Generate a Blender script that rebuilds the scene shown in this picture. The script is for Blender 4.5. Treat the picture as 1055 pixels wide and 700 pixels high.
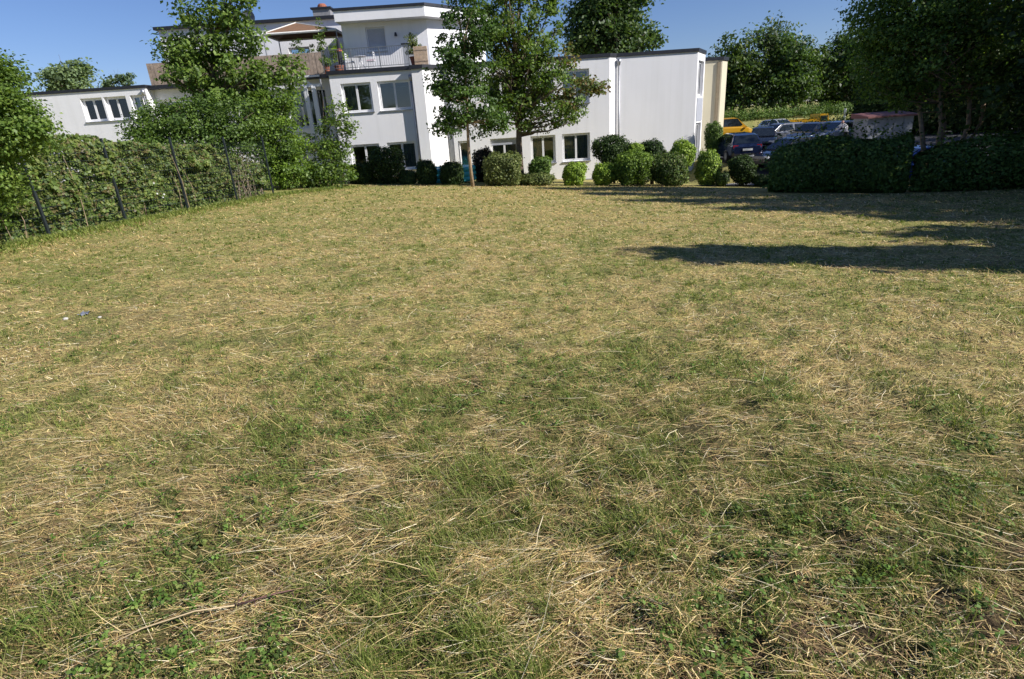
import bpy, bmesh, math
import numpy as np
from mathutils import Matrix, Vector

for o in list(bpy.data.objects):
    bpy.data.objects.remove(o)
sc = bpy.context.scene
COL = sc.collection
R = math.radians

# ------------------------------------------------------------------ camera, sky, sun
CAM_Z, FPX, PITCH, ROLL = 1.65, 585.0, R(21.04), R(3.84)
PW, PH = 1055.0, 700.0
FWD = np.array([0, math.cos(PITCH), -math.sin(PITCH)])
RT0 = np.array([1.0, 0, 0]); UP0 = np.cross(RT0, FWD)
RT = math.cos(ROLL) * RT0 - math.sin(ROLL) * UP0
UP = math.sin(ROLL) * RT0 + math.cos(ROLL) * UP0
cam = bpy.data.cameras.new('camera')
cam.sensor_fit = 'HORIZONTAL'; cam.sensor_width = 36.0; cam.lens = FPX / PW * 36.0
cam.clip_start = 0.05; cam.clip_end = 3000
co = bpy.data.objects.new('camera', cam); COL.objects.link(co)
co.matrix_world = Matrix(((RT[0], UP[0], -FWD[0], 0), (RT[1], UP[1], -FWD[1], 0),
                          (RT[2], UP[2], -FWD[2], CAM_Z), (0, 0, 0, 1)))
sc.camera = co

SUN_EL, SUN_ROT = R(35), R(111)          # compass angle from +Y towards +X
SDIR = Vector((math.sin(SUN_ROT) * math.cos(SUN_EL), math.cos(SUN_ROT) * math.cos(SUN_EL), math.sin(SUN_EL)))
w = bpy.data.worlds.new('World'); sc.world = w; w.use_nodes = True
nt = w.node_tree; nt.nodes.clear()
sky = nt.nodes.new('ShaderNodeTexSky'); sky.sky_type = 'NISHITA'; sky.sun_disc = False
sky.sun_elevation = SUN_EL; sky.sun_rotation = SUN_ROT
sky.altitude = 200; sky.air_density = 1.0; sky.dust_density = 0.1; sky.ozone_density = 7.0
bg = nt.nodes.new('ShaderNodeBackground'); bg.inputs[1].default_value = 0.074
out = nt.nodes.new('ShaderNodeOutputWorld')
tint = nt.nodes.new('ShaderNodeMix'); tint.data_type = 'RGBA'; tint.blend_type = 'MULTIPLY'; tint.inputs[0].default_value = 1
tint.inputs[7].default_value = (1.0, .93, 1.06, 1)          # the phone's white balance
nt.links.new(sky.outputs[0], tint.inputs[6]); nt.links.new(tint.outputs[2], bg.inputs[0]); nt.links.new(bg.outputs[0], out.inputs[0])
sl = bpy.data.lights.new('sun', 'SUN'); sl.energy = 5.0; sl.angle = R(0.53); sl.color = (1.0, 0.955, 0.91)
so = bpy.data.objects.new('sun', sl); COL.objects.link(so)
so.rotation_euler = SDIR.to_track_quat('Z', 'Y').to_euler(); so.location = (20, -10, 30)
sc.view_settings.view_transform = 'Standard'; sc.view_settings.look = 'None'
sc.view_settings.exposure = 0.44; sc.view_settings.gamma = 1.0
sc.view_settings.use_curve_mapping = False

# ------------------------------------------------------------------ pixel -> place
def ray(x, y):
    d = FWD * FPX + RT * (x - PW / 2) - UP * (y - PH / 2)
    return d / d[1]
def at(x, y, Y):
    r = ray(x, y); return Vector((r[0] * Y, Y, CAM_Z + r[2] * Y))
def px_x(x, y, Y): return at(x, y, Y).x
def px_z(x, y, Y): return at(x, y, Y).z

# ------------------------------------------------------------------ numpy helpers
def smooth(a, b, x):
    t = np.clip((np.asarray(x, float) - a) / (b - a), 0, 1); return t * t * (3 - 2 * t)
_lat = np.random.default_rng(5).random((256, 256))
def vnoise(x, y, s=0):
    x = np.asarray(x, float) + s * 17.31; y = np.asarray(y, float) + s * 9.77
    xi = np.floor(x).astype(int); yi = np.floor(y).astype(int)
    fx = x - xi; fy = y - yi; fx = fx * fx * (3 - 2 * fx); fy = fy * fy * (3 - 2 * fy)
    a = _lat[xi & 255, yi & 255]; b = _lat[(xi + 1) & 255, yi & 255]
    c = _lat[xi & 255, (yi + 1) & 255]; d = _lat[(xi + 1) & 255, (yi + 1) & 255]
    return (a * (1 - fx) + b * fx) * (1 - fy) + (c * (1 - fx) + d * fx) * fy
def fbm(x, y, s=0, n=3):
    t = 0; a = 1; w_ = 0
    for k in range(n):
        t = t + a * vnoise(x * 2 ** k, y * 2 ** k, s + k); w_ += a; a *= .55
    return t / w_

def gz(x, y):
    """lawn falling gently to the building, car park a little higher, bank behind it"""
    x = np.asarray(x, float); y = np.asarray(y, float)
    s = np.clip(0.022 + 0.0024 * (x + 9.3), 0.004, 0.078)
    z = -s * np.clip(y, -20, 34)
    k = smooth(10.3, 12.6, x) * smooth(27.5, 33.5, y)
    z = z * (1 - k) + (-1.3) * k
    k2 = smooth(10.0, 16.0, x) * smooth(58, 75, y)
    z = z * (1 - k2) + 0.45 * k2
    return z
def gfine(x, y):
    r = np.hypot(x, y)
    near = np.clip(1.2 - r / 30, 0, 1)
    return gz(x, y) + near * (0.05 * (fbm(x * 1.1, y * 1.1, 3) - .5) + 0.13 * np.clip(1.15 - r / 9, .3, 1) * (fbm(x * 5.5, y * 5.5, 7, 3) - .5))
def G(x, y): return float(gz(x, y))

def greenness(x, y):
    a = fbm(x * .35, y * .35, 11, 3); b = fbm(x * 1.7, y * 1.7, 21, 3); c = vnoise(x * 7, y * 7, 31)
    v = .15 * a + .46 * b + .39 * (.6 * c + .4 * vnoise(x * 15, y * 15, 37))
    v = v + .06 * smooth(0.3, 2.5, x) * smooth(6, 2, np.hypot(x, y)) + .05 * smooth(-2, -8, x) - .02
    return smooth(.35, .62, v)

def bare(x, y):
    """worn patches where dark earth shows"""
    return .75 * smooth(.57, .72, .45 * fbm(x * .9, y * 1.3, 191, 3) + .55 * fbm(x * 4.1, y * 4.1, 95, 3) + .03 * smooth(0, 2, x) * smooth(9, 4, np.hypot(x, y)))

# ------------------------------------------------------------------ objects
def tag(o, label=None, cat=None, group=None, kind=None):
    if label: o['label'] = label
    if cat: o['category'] = cat
    if group: o['group'] = group
    if kind: o['kind'] = kind
    return o
ORG = {}
def thing(name, loc, label, cat, group=None):
    e = bpy.data.objects.new(name, None); COL.objects.link(e); e.location = loc
    e.empty_display_size = .2
    ORG[e.name] = Vector(loc)
    return tag(e, label, cat, group)
def mesh_np(name, V, F, col=None, mats=None):
    """V (n,3); F (m,k) with one k; col (n,3) linear colour"""
    me = bpy.data.meshes.new(name); V = np.asarray(V, np.float32); F = np.asarray(F, np.int32)
    n, (m, k) = len(V), F.shape
    me.vertices.add(n); me.vertices.foreach_set('co', V.ravel())
    me.loops.add(m * k); me.loops.foreach_set('vertex_index', F.ravel())
    me.polygons.add(m); me.polygons.foreach_set('loop_start', np.arange(0, m * k, k, dtype=np.int32))
    me.update(calc_edges=True)
    if col is not None:
        a = me.color_attributes.new('col', 'FLOAT_COLOR', 'POINT')
        a.data.foreach_set('color', np.concatenate([col, np.ones((n, 1))], 1).astype(np.float32).ravel())
    return me
def link(name, me, mat, parent=None):
    o = bpy.data.objects.new(name, me); COL.objects.link(o)
    if mat is not None and not me.materials: me.materials.append(mat)
    if parent is not None: o.parent = parent; ORG[o.name] = ORG.get(parent.name, Vector((0, 0, 0)))
    return o
def part(name, V, F, mat, parent, smoothing=False):
    """V in world coordinates, F list of polygons"""
    off = ORG.get(parent.name, Vector((0, 0, 0))) if parent is not None else Vector((0, 0, 0))
    me = bpy.data.meshes.new(name)
    me.from_pydata([tuple(Vector(v) - off) for v in V], [], F)
    if smoothing:
        me.polygons.foreach_set('use_smooth', [True] * len(me.polygons))
    me.update()
    return link(name, me, mat, parent)

class MB:
    """collects shapes in world coordinates"""
    def __init__(s): s.V = []; s.F = []
    def add(s, V, F):
        b = len(s.V); s.V += [Vector(v) for v in V]; s.F += [tuple(i + b for i in f) for f in F]; return s
    def hexa(s, p):
        return s.add(p, [(3, 2, 1, 0), (4, 5, 6, 7), (0, 1, 5, 4), (1, 2, 6, 5), (2, 3, 7, 6), (3, 0, 4, 7)])
    def box(s, a, b):
        (x0, y0, z0), (x1, y1, z1) = a, b
        return s.hexa([(x0, y0, z0), (x1, y0, z0), (x1, y1, z0), (x0, y1, z0),
                       (x0, y0, z1), (x1, y0, z1), (x1, y1, z1), (x0, y1, z1)])
    def fbox(s, fr, u0, u1, d0, d1, z0, z1):
        """box in a wall frame: u along the wall, d outwards, z up"""
        P = lambda u, d, z: fr[0] + fr[1] * u + fr[2] * d + Vector((0, 0, z))
        return s.hexa([P(u0, d1, z0), P(u1, d1, z0), P(u1, d0, z0), P(u0, d0, z0),
                       P(u0, d1, z1), P(u1, d1, z1), P(u1, d0, z1), P(u0, d0, z1)])
    def tube(s, pts, rad, n=6, cap=True):
        pts = [Vector(p) for p in pts]; rings = []
        if not hasattr(rad, '__len__'): rad = [rad] * len(pts)
        for i, p in enumerate(pts):
            t = (pts[min(i + 1, len(pts) - 1)] - pts[max(i - 1, 0)])
            t = t.normalized() if t.length > 1e-9 else Vector((0, 0, 1))
            a = t.cross(Vector((.31, .17, .93)) if abs(t.z) < .9 else Vector((1, .1, 0))).normalized(); b = t.cross(a)
            rings.append([p + (a * math.cos(2 * math.pi * k / n) + b * math.sin(2 * math.pi * k / n)) * rad[i] for k in range(n)])
        V = [v for r_ in rings for v in r_]; F = []
        for i in range(len(pts) - 1):
            for k in range(n):
                F.append((i * n + k, i * n + (k + 1) % n, (i + 1) * n + (k + 1) % n, (i + 1) * n + k))
        if cap: F.append(tuple(range(n))[::-1]); F.append(tuple((len(pts) - 1) * n + k for k in range(n)))
        return s.add(V, F)
    def lathe(s, c, prof, n=14):
        V = []; F = []; c = Vector(c)
        for (r_, z) in prof:
            V += [c + Vector((r_ * math.cos(2 * math.pi * k / n), r_ * math.sin(2 * math.pi * k / n), z)) for k in range(n)]
        for i in range(len(prof) - 1):
            for k in range(n):
                F.append((i * n + k, i * n + (k + 1) % n, (i + 1) * n + (k + 1) % n, (i + 1) * n + k))
        F.append(tuple(range(n))[::-1]); F.append(tuple((len(prof) - 1) * n + k for k in range(n)))
        return s.add(V, F)
    def build(s, name, mat, parent, sm=False): return part(name, s.V, s.F, mat, parent, sm)

# ------------------------------------------------------------------ materials
MATS = {}
def mat(name, col, rough=.7, metal=0, var=.12, scale=6.0, bump=0.0, bscale=60, spec=.5, coat=0.0):
    """plain material with procedural colour variation and fine relief"""
    if name in MATS: return MATS[name]
    m = bpy.data.materials.new(name); m.use_nodes = True; n = m.node_tree; b = n.nodes['Principled BSDF']
    b.inputs['Roughness'].default_value = rough; b.inputs['Metallic'].default_value = metal
    b.inputs['Specular IOR Level'].default_value = spec; b.inputs['Coat Weight'].default_value = coat
    tc = n.nodes.new('ShaderNodeTexCoord')
    nz = n.nodes.new('ShaderNodeTexNoise'); nz.inputs['Scale'].default_value = scale; nz.inputs['Detail'].default_value = 5
    n.links.new(tc.outputs['Object'], nz.inputs['Vector'])
    rp = n.nodes.new('ShaderNodeValToRGB')
    c = np.array(col, float)
    rp.color_ramp.elements[0].position = .3; rp.color_ramp.elements[1].position = .7
    rp.color_ramp.elements[0].color = (*np.clip(c * (1 - var), 0, 1), 1); rp.color_ramp.elements[1].color = (*np.clip(c * (1 + var * .6), 0, 1), 1)
    n.links.new(nz.outputs[0], rp.inputs[0]); n.links.new(rp.outputs[0], b.inputs['Base Color'])
    if bump:
        n2 = n.nodes.new('ShaderNodeTexNoise'); n2.inputs['Scale'].default_value = bscale; n2.inputs['Detail'].default_value = 3
        n.links.new(tc.outputs['Object'], n2.inputs['Vector'])
        bp = n.nodes.new('ShaderNodeBump'); bp.inputs['Strength'].default_value = bump; bp.inputs['Distance'].default_value = .02
        n.links.new(n2.outputs[0], bp.inputs['Height']); n.links.new(bp.outputs[0], b.inputs['Normal'])
    MATS[name] = m; return m
def leaf_mat(name, trans=.35, rough=.5, spec=.35):
    if name in MATS: return MATS[name]
    m = bpy.data.materials.new(name); m.use_nodes = True; n = m.node_tree; b = n.nodes['Principled BSDF']
    a = n.nodes.new('ShaderNodeAttribute'); a.attribute_name = 'col'
    n.links.new(a.outputs['Color'], b.inputs['Base Color']); b.inputs['Roughness'].default_value = rough
    b.inputs['Specular IOR Level'].default_value = spec
    t = n.nodes.new('ShaderNodeBsdfTranslucent'); mx = n.nodes.new('ShaderNodeMixShader'); mx.inputs[0].default_value = trans
    br = n.nodes.new('ShaderNodeMix'); br.data_type = 'RGBA'; br.blend_type = 'MULTIPLY'; br.inputs[0].default_value = 1
    n.links.new(a.outputs['Color'], br.inputs[6]); br.inputs[7].default_value = (1.5, 1.6, .7, 1)
    n.links.new(br.outputs[2], t.inputs[0])
    n.links.new(b.outputs[0], mx.inputs[1]); n.links.new(t.outputs[0], mx.inputs[2])
    n.links.new(mx.outputs[0], n.nodes['Material Output'].inputs[0])
    MATS[name] = m; return m
def plaster():
    if 'plaster' in MATS: return MATS['plaster']
    m = mat('plaster', (.83, .825, .83), rough=.9, var=.03, scale=.5, bump=.25, bscale=120, spec=.2)
    n = m.node_tree; b = n.nodes['Principled BSDF']; rp = n.nodes['Color Ramp'] if 'Color Ramp' in n.nodes else [x for x in n.nodes if x.type == 'VALTORGB'][0]
    tc = [x for x in n.nodes if x.type == 'TEX_COORD'][0]
    mp = n.nodes.new('ShaderNodeMapping'); mp.inputs['Scale'].default_value = (2.2, 2.2, .12)
    st = n.nodes.new('ShaderNodeTexNoise'); st.inputs['Scale'].default_value = 1.6; st.inputs['Detail'].default_value = 6
    n.links.new(tc.outputs['Object'], mp.inputs[0]); n.links.new(mp.outputs[0], st.inputs['Vector'])
    r2 = n.nodes.new('ShaderNodeValToRGB'); r2.color_ramp.elements[0].position = .32; r2.color_ramp.elements[1].position = .55
    r2.color_ramp.elements[0].color = (.86, .86, .84, 1); r2.color_ramp.elements[1].color = (1, 1, 1, 1)
    n.links.new(st.outputs[0], r2.inputs[0])
    mx = n.nodes.new('ShaderNodeMix'); mx.data_type = 'RGBA'; mx.blend_type = 'MULTIPLY'; mx.inputs[0].default_value = .34
    n.links.new(rp.outputs[0], mx.inputs[6]); n.links.new(r2.outputs[0], mx.inputs[7]); n.links.new(mx.outputs[2], b.inputs['Base Color'])
    return m
def glass():
    if 'glass' in MATS: return MATS['glass']
    m = bpy.data.materials.new('glass'); m.use_nodes = True; n = m.node_tree; n.nodes.remove(n.nodes['Principled BSDF'])
    tr = n.nodes.new('ShaderNodeBsdfTransparent'); tr.inputs[0].default_value = (.82, .86, .85, 1)
    gl = n.nodes.new('ShaderNodeBsdfGlossy'); gl.inputs['Roughness'].default_value = .03
    fr = n.nodes.new('ShaderNodeFresnel'); fr.inputs[0].default_value = 2.0
    nz = n.nodes.new('ShaderNodeTexNoise'); nz.inputs['Scale'].default_value = 1.5
    bp = n.nodes.new('ShaderNodeBump'); bp.inputs['Strength'].default_value = .06; n.links.new(nz.outputs[0], bp.inputs['Height'])
    n.links.new(bp.outputs[0], gl.inputs['Normal'])
    mx = n.nodes.new('ShaderNodeMixShader'); n.links.new(fr.outputs[0], mx.inputs[0])
    n.links.new(tr.outputs[0], mx.inputs[1]); n.links.new(gl.outputs[0], mx.inputs[2])
    n.links.new(mx.outputs[0], n.nodes['Material Output'].inputs[0]); MATS['glass'] = m; return m

PLASTER = plaster(); GLASS = glass()
UPVC = mat('white_frame', (.8, .8, .8), .35, var=.03)
CURT = mat('curtain', (.45, .45, .46), .95, var=.2, scale=9)
ROOM = mat('room', (.16, .15, .14), .95, var=.2, scale=2)
FASCIA = mat('dark_metal_edge', (.045, .047, .055), .45, .6, var=.2)
PLINTH = mat('grey_plinth', (.25, .25, .26), .9, var=.2, bump=.3)
ZINC = mat('zinc', (.42, .43, .45), .45, .8, var=.15)
BARK = mat('bark', (.16, .12, .085), .95, var=.45, scale=9, bump=.8, bscale=25)
BARKL = mat('pale_bark', (.36, .26, .17), .95, var=.35, scale=9, bump=.6, bscale=25)
TWIG = mat('twig', (.13, .09, .06), .95, var=.4, scale=15)
POSTM = mat('fence_metal', (.035, .045, .05), .4, .4, var=.2)
WOODW = mat('weathered_wood', (.36, .28, .22), .85, var=.3, scale=5, bump=.5, bscale=40)
RAILM = mat('rail_metal', (.24, .25, .26), .4, .7, var=.1)
TERRA = mat('terracotta', (.3, .105, .06), .85, var=.2)
LEAF = leaf_mat('leaf'); LEAFD = leaf_mat('leaf_matt', .2, .55, .22)
GRASSM = leaf_mat('grass_blade', .3, .6, .25); STRAWM = leaf_mat('straw', .12, .55, .4)

# ------------------------------------------------------------------ ground
def ground_mat():
    m = bpy.data.materials.new('mown_ground'); m.use_nodes = True; n = m.node_tree; b = n.nodes['Principled BSDF']
    b.inputs['Roughness'].default_value = .95; b.inputs['Specular IOR Level'].default_value = .15
    at_ = n.nodes.new('ShaderNodeAttribute'); at_.attribute_name = 'col'
    tc = n.nodes.new('ShaderNodeTexCoord')
    def noise(scale, det, rough=.6):
        z = n.nodes.new('ShaderNodeTexNoise'); z.inputs['Scale'].default_value = scale; z.inputs['Detail'].default_value = det
        z.inputs['Roughness'].default_value = rough; n.links.new(tc.outputs['Object'], z.inputs['Vector']); return z
    def ramp(src, p0, c0, p1, c1):
        r_ = n.nodes.new('ShaderNodeValToRGB'); e = r_.color_ramp.elements
        e[0].position = p0; e[0].color = (*c0, 1); e[1].position = p1; e[1].color = (*c1, 1)
        n.links.new(src, r_.inputs[0]); return r_
    def mul(a, b_, f):
        x = n.nodes.new('ShaderNodeMix'); x.data_type = 'RGBA'; x.blend_type = 'MULTIPLY'; x.inputs[0].default_value = f
        n.links.new(a, x.inputs[6]); n.links.new(b_, x.inputs[7]); return x.outputs[2]
    fine = noise(38, 8, .75); mid = noise(7, 5)
    c1 = ramp(fine.outputs[0], .38, (.26, .25, .24), .64, (1.6, 1.55, 1.45))
    c2 = ramp(mid.outputs[0], .32, (.72, .8, .78), .68, (1.2, 1.15, 1.1))
    o1 = mul(at_.outputs['Color'], c1.outputs[0], 1); o2 = mul(o1, c2.outputs[0], 1)
    n.links.new(o2, b.inputs['Base Color'])
    bp = n.nodes.new('ShaderNodeBump'); bp.inputs['Strength'].default_value = .9; bp.inputs['Distance'].default_value = .03
    n.links.new(fine.outputs[0], bp.inputs['Height']); n.links.new(bp.outputs[0], b.inputs['Normal'])
    return m
def build_ground():
    front = np.radians(np.linspace(-60, 60, 240)); back = np.radians(np.linspace(62, 298, 44))
    ang = np.concatenate([front, back]); na = len(ang)
    rad = np.concatenate([[.25], np.geomspace(.6, 34, 250), np.geomspace(35.5, 1500, 50)]); nr = len(rad)
    A, Rr = np.meshgrid(ang, rad); X = Rr * np.sin(A); Y = Rr * np.cos(A)
    Z = gfine(X, Y)
    V = np.stack([X, Y, Z], -1).reshape(-1, 3)
    V = np.concatenate([V, [[0, 0, float(gfine(0., 0.))]]])
    i = np.arange(nr - 1)[:, None]; j = np.arange(na)[None]; j2 = (j + 1) % na
    F = np.stack([i * na + j, i * na + j2, (i + 1) * na + j2, (i + 1) * na + j], -1).reshape(-1, 4)[:, ::-1]
    g = greenness(V[:, 0], V[:, 1])[:, None]
    r = np.hypot(V[:, 0], V[:, 1])[:, None]
    shaded_thatch = np.array([[.065, .046, .028]]); straw = np.array([[.5, .405, .18]]); grn = np.array([[.075, .095, .028]]) * (1 - smooth(1.7, 5.2, r)) + np.array([[.25, .27, .085]]) * smooth(1.7, 5.2, r)
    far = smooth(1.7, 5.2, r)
    base = (shaded_thatch * .8 + straw * .2) * (1 - far) + straw * far  # near ground painted darker, standing in for shaded thatch under the straw
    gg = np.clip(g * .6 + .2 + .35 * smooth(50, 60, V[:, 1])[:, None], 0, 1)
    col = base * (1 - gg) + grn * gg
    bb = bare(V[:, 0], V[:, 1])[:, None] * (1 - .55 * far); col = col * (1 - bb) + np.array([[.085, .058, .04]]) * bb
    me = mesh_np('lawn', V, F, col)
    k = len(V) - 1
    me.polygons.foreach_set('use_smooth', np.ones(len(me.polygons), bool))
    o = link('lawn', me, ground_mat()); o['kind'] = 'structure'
build_ground()

# ---- cut straw, green blades and weeds: three uncountable covers
rg = np.random.default_rng(12)
def scatter(n, r0, r1, p, half=60):
    """positions on the lawn, thinning out with distance"""
    u = rg.random(n); e = 2 - p
    r = (r0 ** e + u * (r1 ** e - r0 ** e)) ** (1 / e) if abs(e) > 1e-6 else r0 * (r1 / r0) ** u
    a = np.radians((rg.random(n) * 2 - 1) * half)
    return r * np.sin(a), r * np.cos(a), r
def on_lawn(x, y):
    ok = (y < 28.3) & (x > np.interp(y, [8, 13, 23.5, 28], [-10.6, -10.9, -9.0, -7.5]))
    ok &= ~((x > 9) & (y > 18.5) & (x - 9 > (20 - y) * 5))
    return ok
def pal(n, cols, wts, jit=.18):
    c = np.array(cols, float)[rg.choice(len(cols), n, p=np.array(wts) / np.sum(wts))]
    return c * (1 + jit * rg.standard_normal((n, 1))).clip(.5, 1.6)
def strips(x, y, r, az, L, Wd, lift0, lift1, curve, col, name, m, ydroop=0.0, segs=2):
    """each blade or stalk is a tapering strip"""
    n = len(x); ts = np.linspace(0, 1, segs + 1)
    dx, dy = np.sin(az), np.cos(az); px, py = dy, -dx
    V = np.zeros((n, segs + 1, 2, 3)); g0 = gfine(x, y)
    for i, t in enumerate(ts):
        cx = x + dx * L * t * np.cos(lift1) + px * curve * L * (t * t)
        cy = y + dy * L * t * np.cos(lift1) + py * curve * L * (t * t)
        cz = g0 + lift0 + np.sin(lift1) * L * t - ydroop * L * t * t
        if ydroop == 0: cz = np.maximum(cz, gfine(cx, cy) + .004)
        hw = Wd * .5 * (.35 if (i == segs and segs > 1) else 1.0)
        V[:, i, 0] = np.stack([cx - px * hw, cy - py * hw, cz], -1)
        V[:, i, 1] = np.stack([cx + px * hw, cy + py * hw, cz + hw * .5], -1)
    k = 2 * (segs + 1); b = (np.arange(n) * k)[:, None]
    F = np.concatenate([b + np.array([[2 * q, 2 * q + 1, 2 * q + 3, 2 * q + 2]]) for q in range(segs)], 0)
    o = link(name, mesh_np(name, V.reshape(-1, 3), F, np.repeat(col, k, 0)), m)
    return o
STRAWC = [(.64, .47, .19), (.76, .60, .30), (.50, .33, .14), (.27, .17, .09), (.84, .73, .49), (.46, .41, .14)]
GREENC = [(.15, .20, .035), (.22, .265, .06), (.09, .13, .028), (.29, .30, .09), (.38, .34, .13)]
def straw_cover():
    # long stalks, matted into swaths
    x, y, r = scatter(170000, .8, 13, 1.75, 54); g = greenness(x, y); sw = fbm(x * 1.1, y * 1.6, 51, 3)
    k = on_lawn(x, y) & (rg.random(len(x)) > g * .7) & (rg.random(len(x)) < .18 + .5 * smooth(.42, .66, sw)) & (rg.random(len(x)) > bare(x, y) * .7); x, y, r = x[k], y[k], r[k]; n = len(x)
    az = np.pi * (rg.random(n) < .5) + 1.5 + .5 * rg.standard_normal(n) + 2.2 * (fbm(x * .55, y * .55, 61, 2) - .5)
    L = rg.lognormal(math.log(.10), .6, n).clip(.03, .5); Wd = np.maximum(rg.uniform(.0011, .0028, n), r * .00052)
    o = strips(x, y, r, az, L, Wd, rg.random(n) ** 2 * .035, rg.normal(.01, .1, n), rg.normal(0, .22, n),
               pal(n, STRAWC, [4, 5, 2.2, 1.4, 2.2, 1], .25), 'straw_stalks', STRAWM)
    tag(o, 'long dry straw stalks lying mown across the lawn', 'straw', kind='stuff')
    # short chaff
    x, y, r = scatter(400000, .8, 30, 1.55, 52); g = greenness(x, y)
    k = on_lawn(x, y) & (rg.random(len(x)) > g * .75 - .02) & (rg.random(len(x)) > bare(x, y) * .8) & (rg.random(len(x)) < .68 + .32 * smooth(2.5, 6, r)); x, y, r = x[k], y[k], r[k]; n = len(x)
    L = rg.uniform(.012, .05, n) * (1 + r / 22); Wd = np.maximum(rg.uniform(.0011, .0026, n), r * .00062)
    o = strips(x, y, r, rg.random(n) * 6.283, L, Wd, rg.random(n) * .02, rg.normal(.05, .3, n), rg.normal(0, .15, n),
               pal(n, STRAWC, [4, 2.4, 3.5, 5, .6, 1.8], .3), 'straw_chaff', STRAWM, segs=1)
    tag(o, 'short tan clippings of dry grass covering the lawn', 'clippings', kind='stuff')
straw_cover()
def blade_cover():
    x, y, r = scatter(620000, .8, 29, 1.65, 54); g = greenness(x, y)
    k = on_lawn(x, y) & (rg.random(len(x)) < (.2 + .8 * g ** 1.2) * (1 - .8 * bare(x, y))); x, y, r = x[k], y[k], r[k]; n = len(x)
    # half of them stand in tufts
    c = rg.integers(0, len(x), len(x) // 34); t_ = rg.choice(c, len(x) // 2); h_ = np.arange(len(t_)) * 2
    x = x.copy(); y = y.copy(); x[h_[h_ < n]] = x[t_][:len(h_[h_ < n])] + rg.normal(0, .02, len(h_[h_ < n])); y[h_[h_ < n]] = y[t_][:len(h_[h_ < n])] + rg.normal(0, .022, len(h_[h_ < n])); r = np.hypot(x, y)
    tall = .6 + .9 * fbm(x * 2.2, y * 2.2, 71, 2)
    tuft = np.zeros(n); tuft[h_[h_ < n]] = 1
    L = rg.lognormal(math.log(.036), .45, n).clip(.012, .14) * tall * (1 + .7 * tuft) * (1 - .5 * smooth(2.5, 7, r)); Wd = np.maximum(rg.uniform(.0013, .0032, n), r * .00062)
    az = rg.random(n) * 6.283; li = rg.uniform(.35, 1.25, n) + .2 * tuft; cu = rg.normal(0, .2, n); cl = pal(n, GREENC, [4, 4, 2.5, 2, 1.2])
    for (k, sg, nm, lab) in ((r < 3.6, 2, 'grass_blades', 'short green grass regrowing between the straw close to the viewer'), (r >= 3.6, 1, 'far_grass_blades', 'short green grass of the middle and far lawn')):
        o = strips(x[k], y[k], r[k], az[k], L[k], Wd[k], np.zeros(k.sum()), li[k], cu[k], cl[k], nm, GRASSM, ydroop=.25, segs=sg)
        tag(o, lab, 'grass', kind='stuff')
blade_cover()
def quad_leaves(P, N, S, rng, aspect=.55, lift=.12):
    n = len(P); t = rng.standard_normal((n, 3)); N = N / (np.linalg.norm(N, axis=1, keepdims=True) + 1e-9)
    t -= N * (t * N).sum(1, keepdims=True); t /= np.linalg.norm(t, axis=1, keepdims=True) + 1e-9
    b = np.cross(N, t); S = np.asarray(S).reshape(-1, 1) * np.ones((n, 1))
    V = np.stack([P - t * S * .5, P + b * S * aspect * .5 + N * S * lift, P + t * S * .5, P - b * S * aspect * .5 + N * S * lift], 1).reshape(-1, 3)
    F = np.arange(n * 4).reshape(n, 4)
    return V, F
def weeds():
    # rosettes and clover: little groups of rounded leaves
    x, y, r = scatter(16000, .9, 22, 1.5); g = greenness(x, y)
    k = on_lawn(x, y) & (rg.random(len(x)) < .05 + .8 * g) & (fbm(x * .7, y * .7, 81, 2) > .42); x, y, r = x[k], y[k], r[k]
    P = []; N = []; S = []; C = []
    for i in range(len(x)):
        m = rg.integers(6, 18); a = rg.random(m) * 6.283; d = rg.random(m) * rg.uniform(.02, .06)
        P.append(np.stack([x[i] + d * np.cos(a), y[i] + d * np.sin(a), np.full(m, float(gfine(x[i], y[i]))) + .012 + rg.random(m) * .04], -1))
        N.append(np.stack([np.cos(a) * .5, np.sin(a) * .5, np.ones(m)], -1) + rg.normal(0, .2, (m, 3)))
        S.append(rg.uniform(.008, .022, m)); C.append(np.repeat(pal(1, [(.10, .18, .03), (.15, .24, .05), (.22, .28, .07), (.08, .12, .03)], [3, 4, 2, 2]), m, 0))
    V, F = quad_leaves(np.concatenate(P), np.concatenate(N), np.concatenate(S), rg, .8)
    o = link('weed_leaves', mesh_np('weed_leaves', V, F, np.repeat(np.concatenate(C), 4, 0)), GRASSM)
    tag(o, 'small rosettes of broad green weed leaves in the lawn', 'weeds', kind='stuff')
weeds()

# ------------------------------------------------------------------ asphalt, path
ASPH = mat('asphalt', (.075, .075, .08), .9, var=.3, scale=3, bump=.6, bscale=150)
def sheet(name, xs, ys, m, dz):
    X, Y = np.meshgrid(xs, ys); V = np.stack([X, Y, gz(X, Y) + dz], -1).reshape(-1, 3); nx = len(xs)
    i = np.arange(len(ys) - 1)[:, None]; j = np.arange(nx - 1)[None]
    F = np.stack([i * nx + j, i * nx + j + 1, (i + 1) * nx + j + 1, (i + 1) * nx + j], -1).reshape(-1, 4)
    o = link(name, mesh_np(name, V, F), m); o['kind'] = 'structure'; return o
sheet('car_park', np.linspace(12.6, 62, 60), np.linspace(29.2, 51, 40), ASPH, .03)
sheet('road', np.linspace(10, 90, 60), np.linspace(53.5, 59.5, 8), ASPH, .03)
sheet('path', np.linspace(9.6, 15.5, 12), np.linspace(28.35, 29.19, 4), mat('paving', (.3, .29, .28), .9, var=.2, bump=.4), .035)

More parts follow.
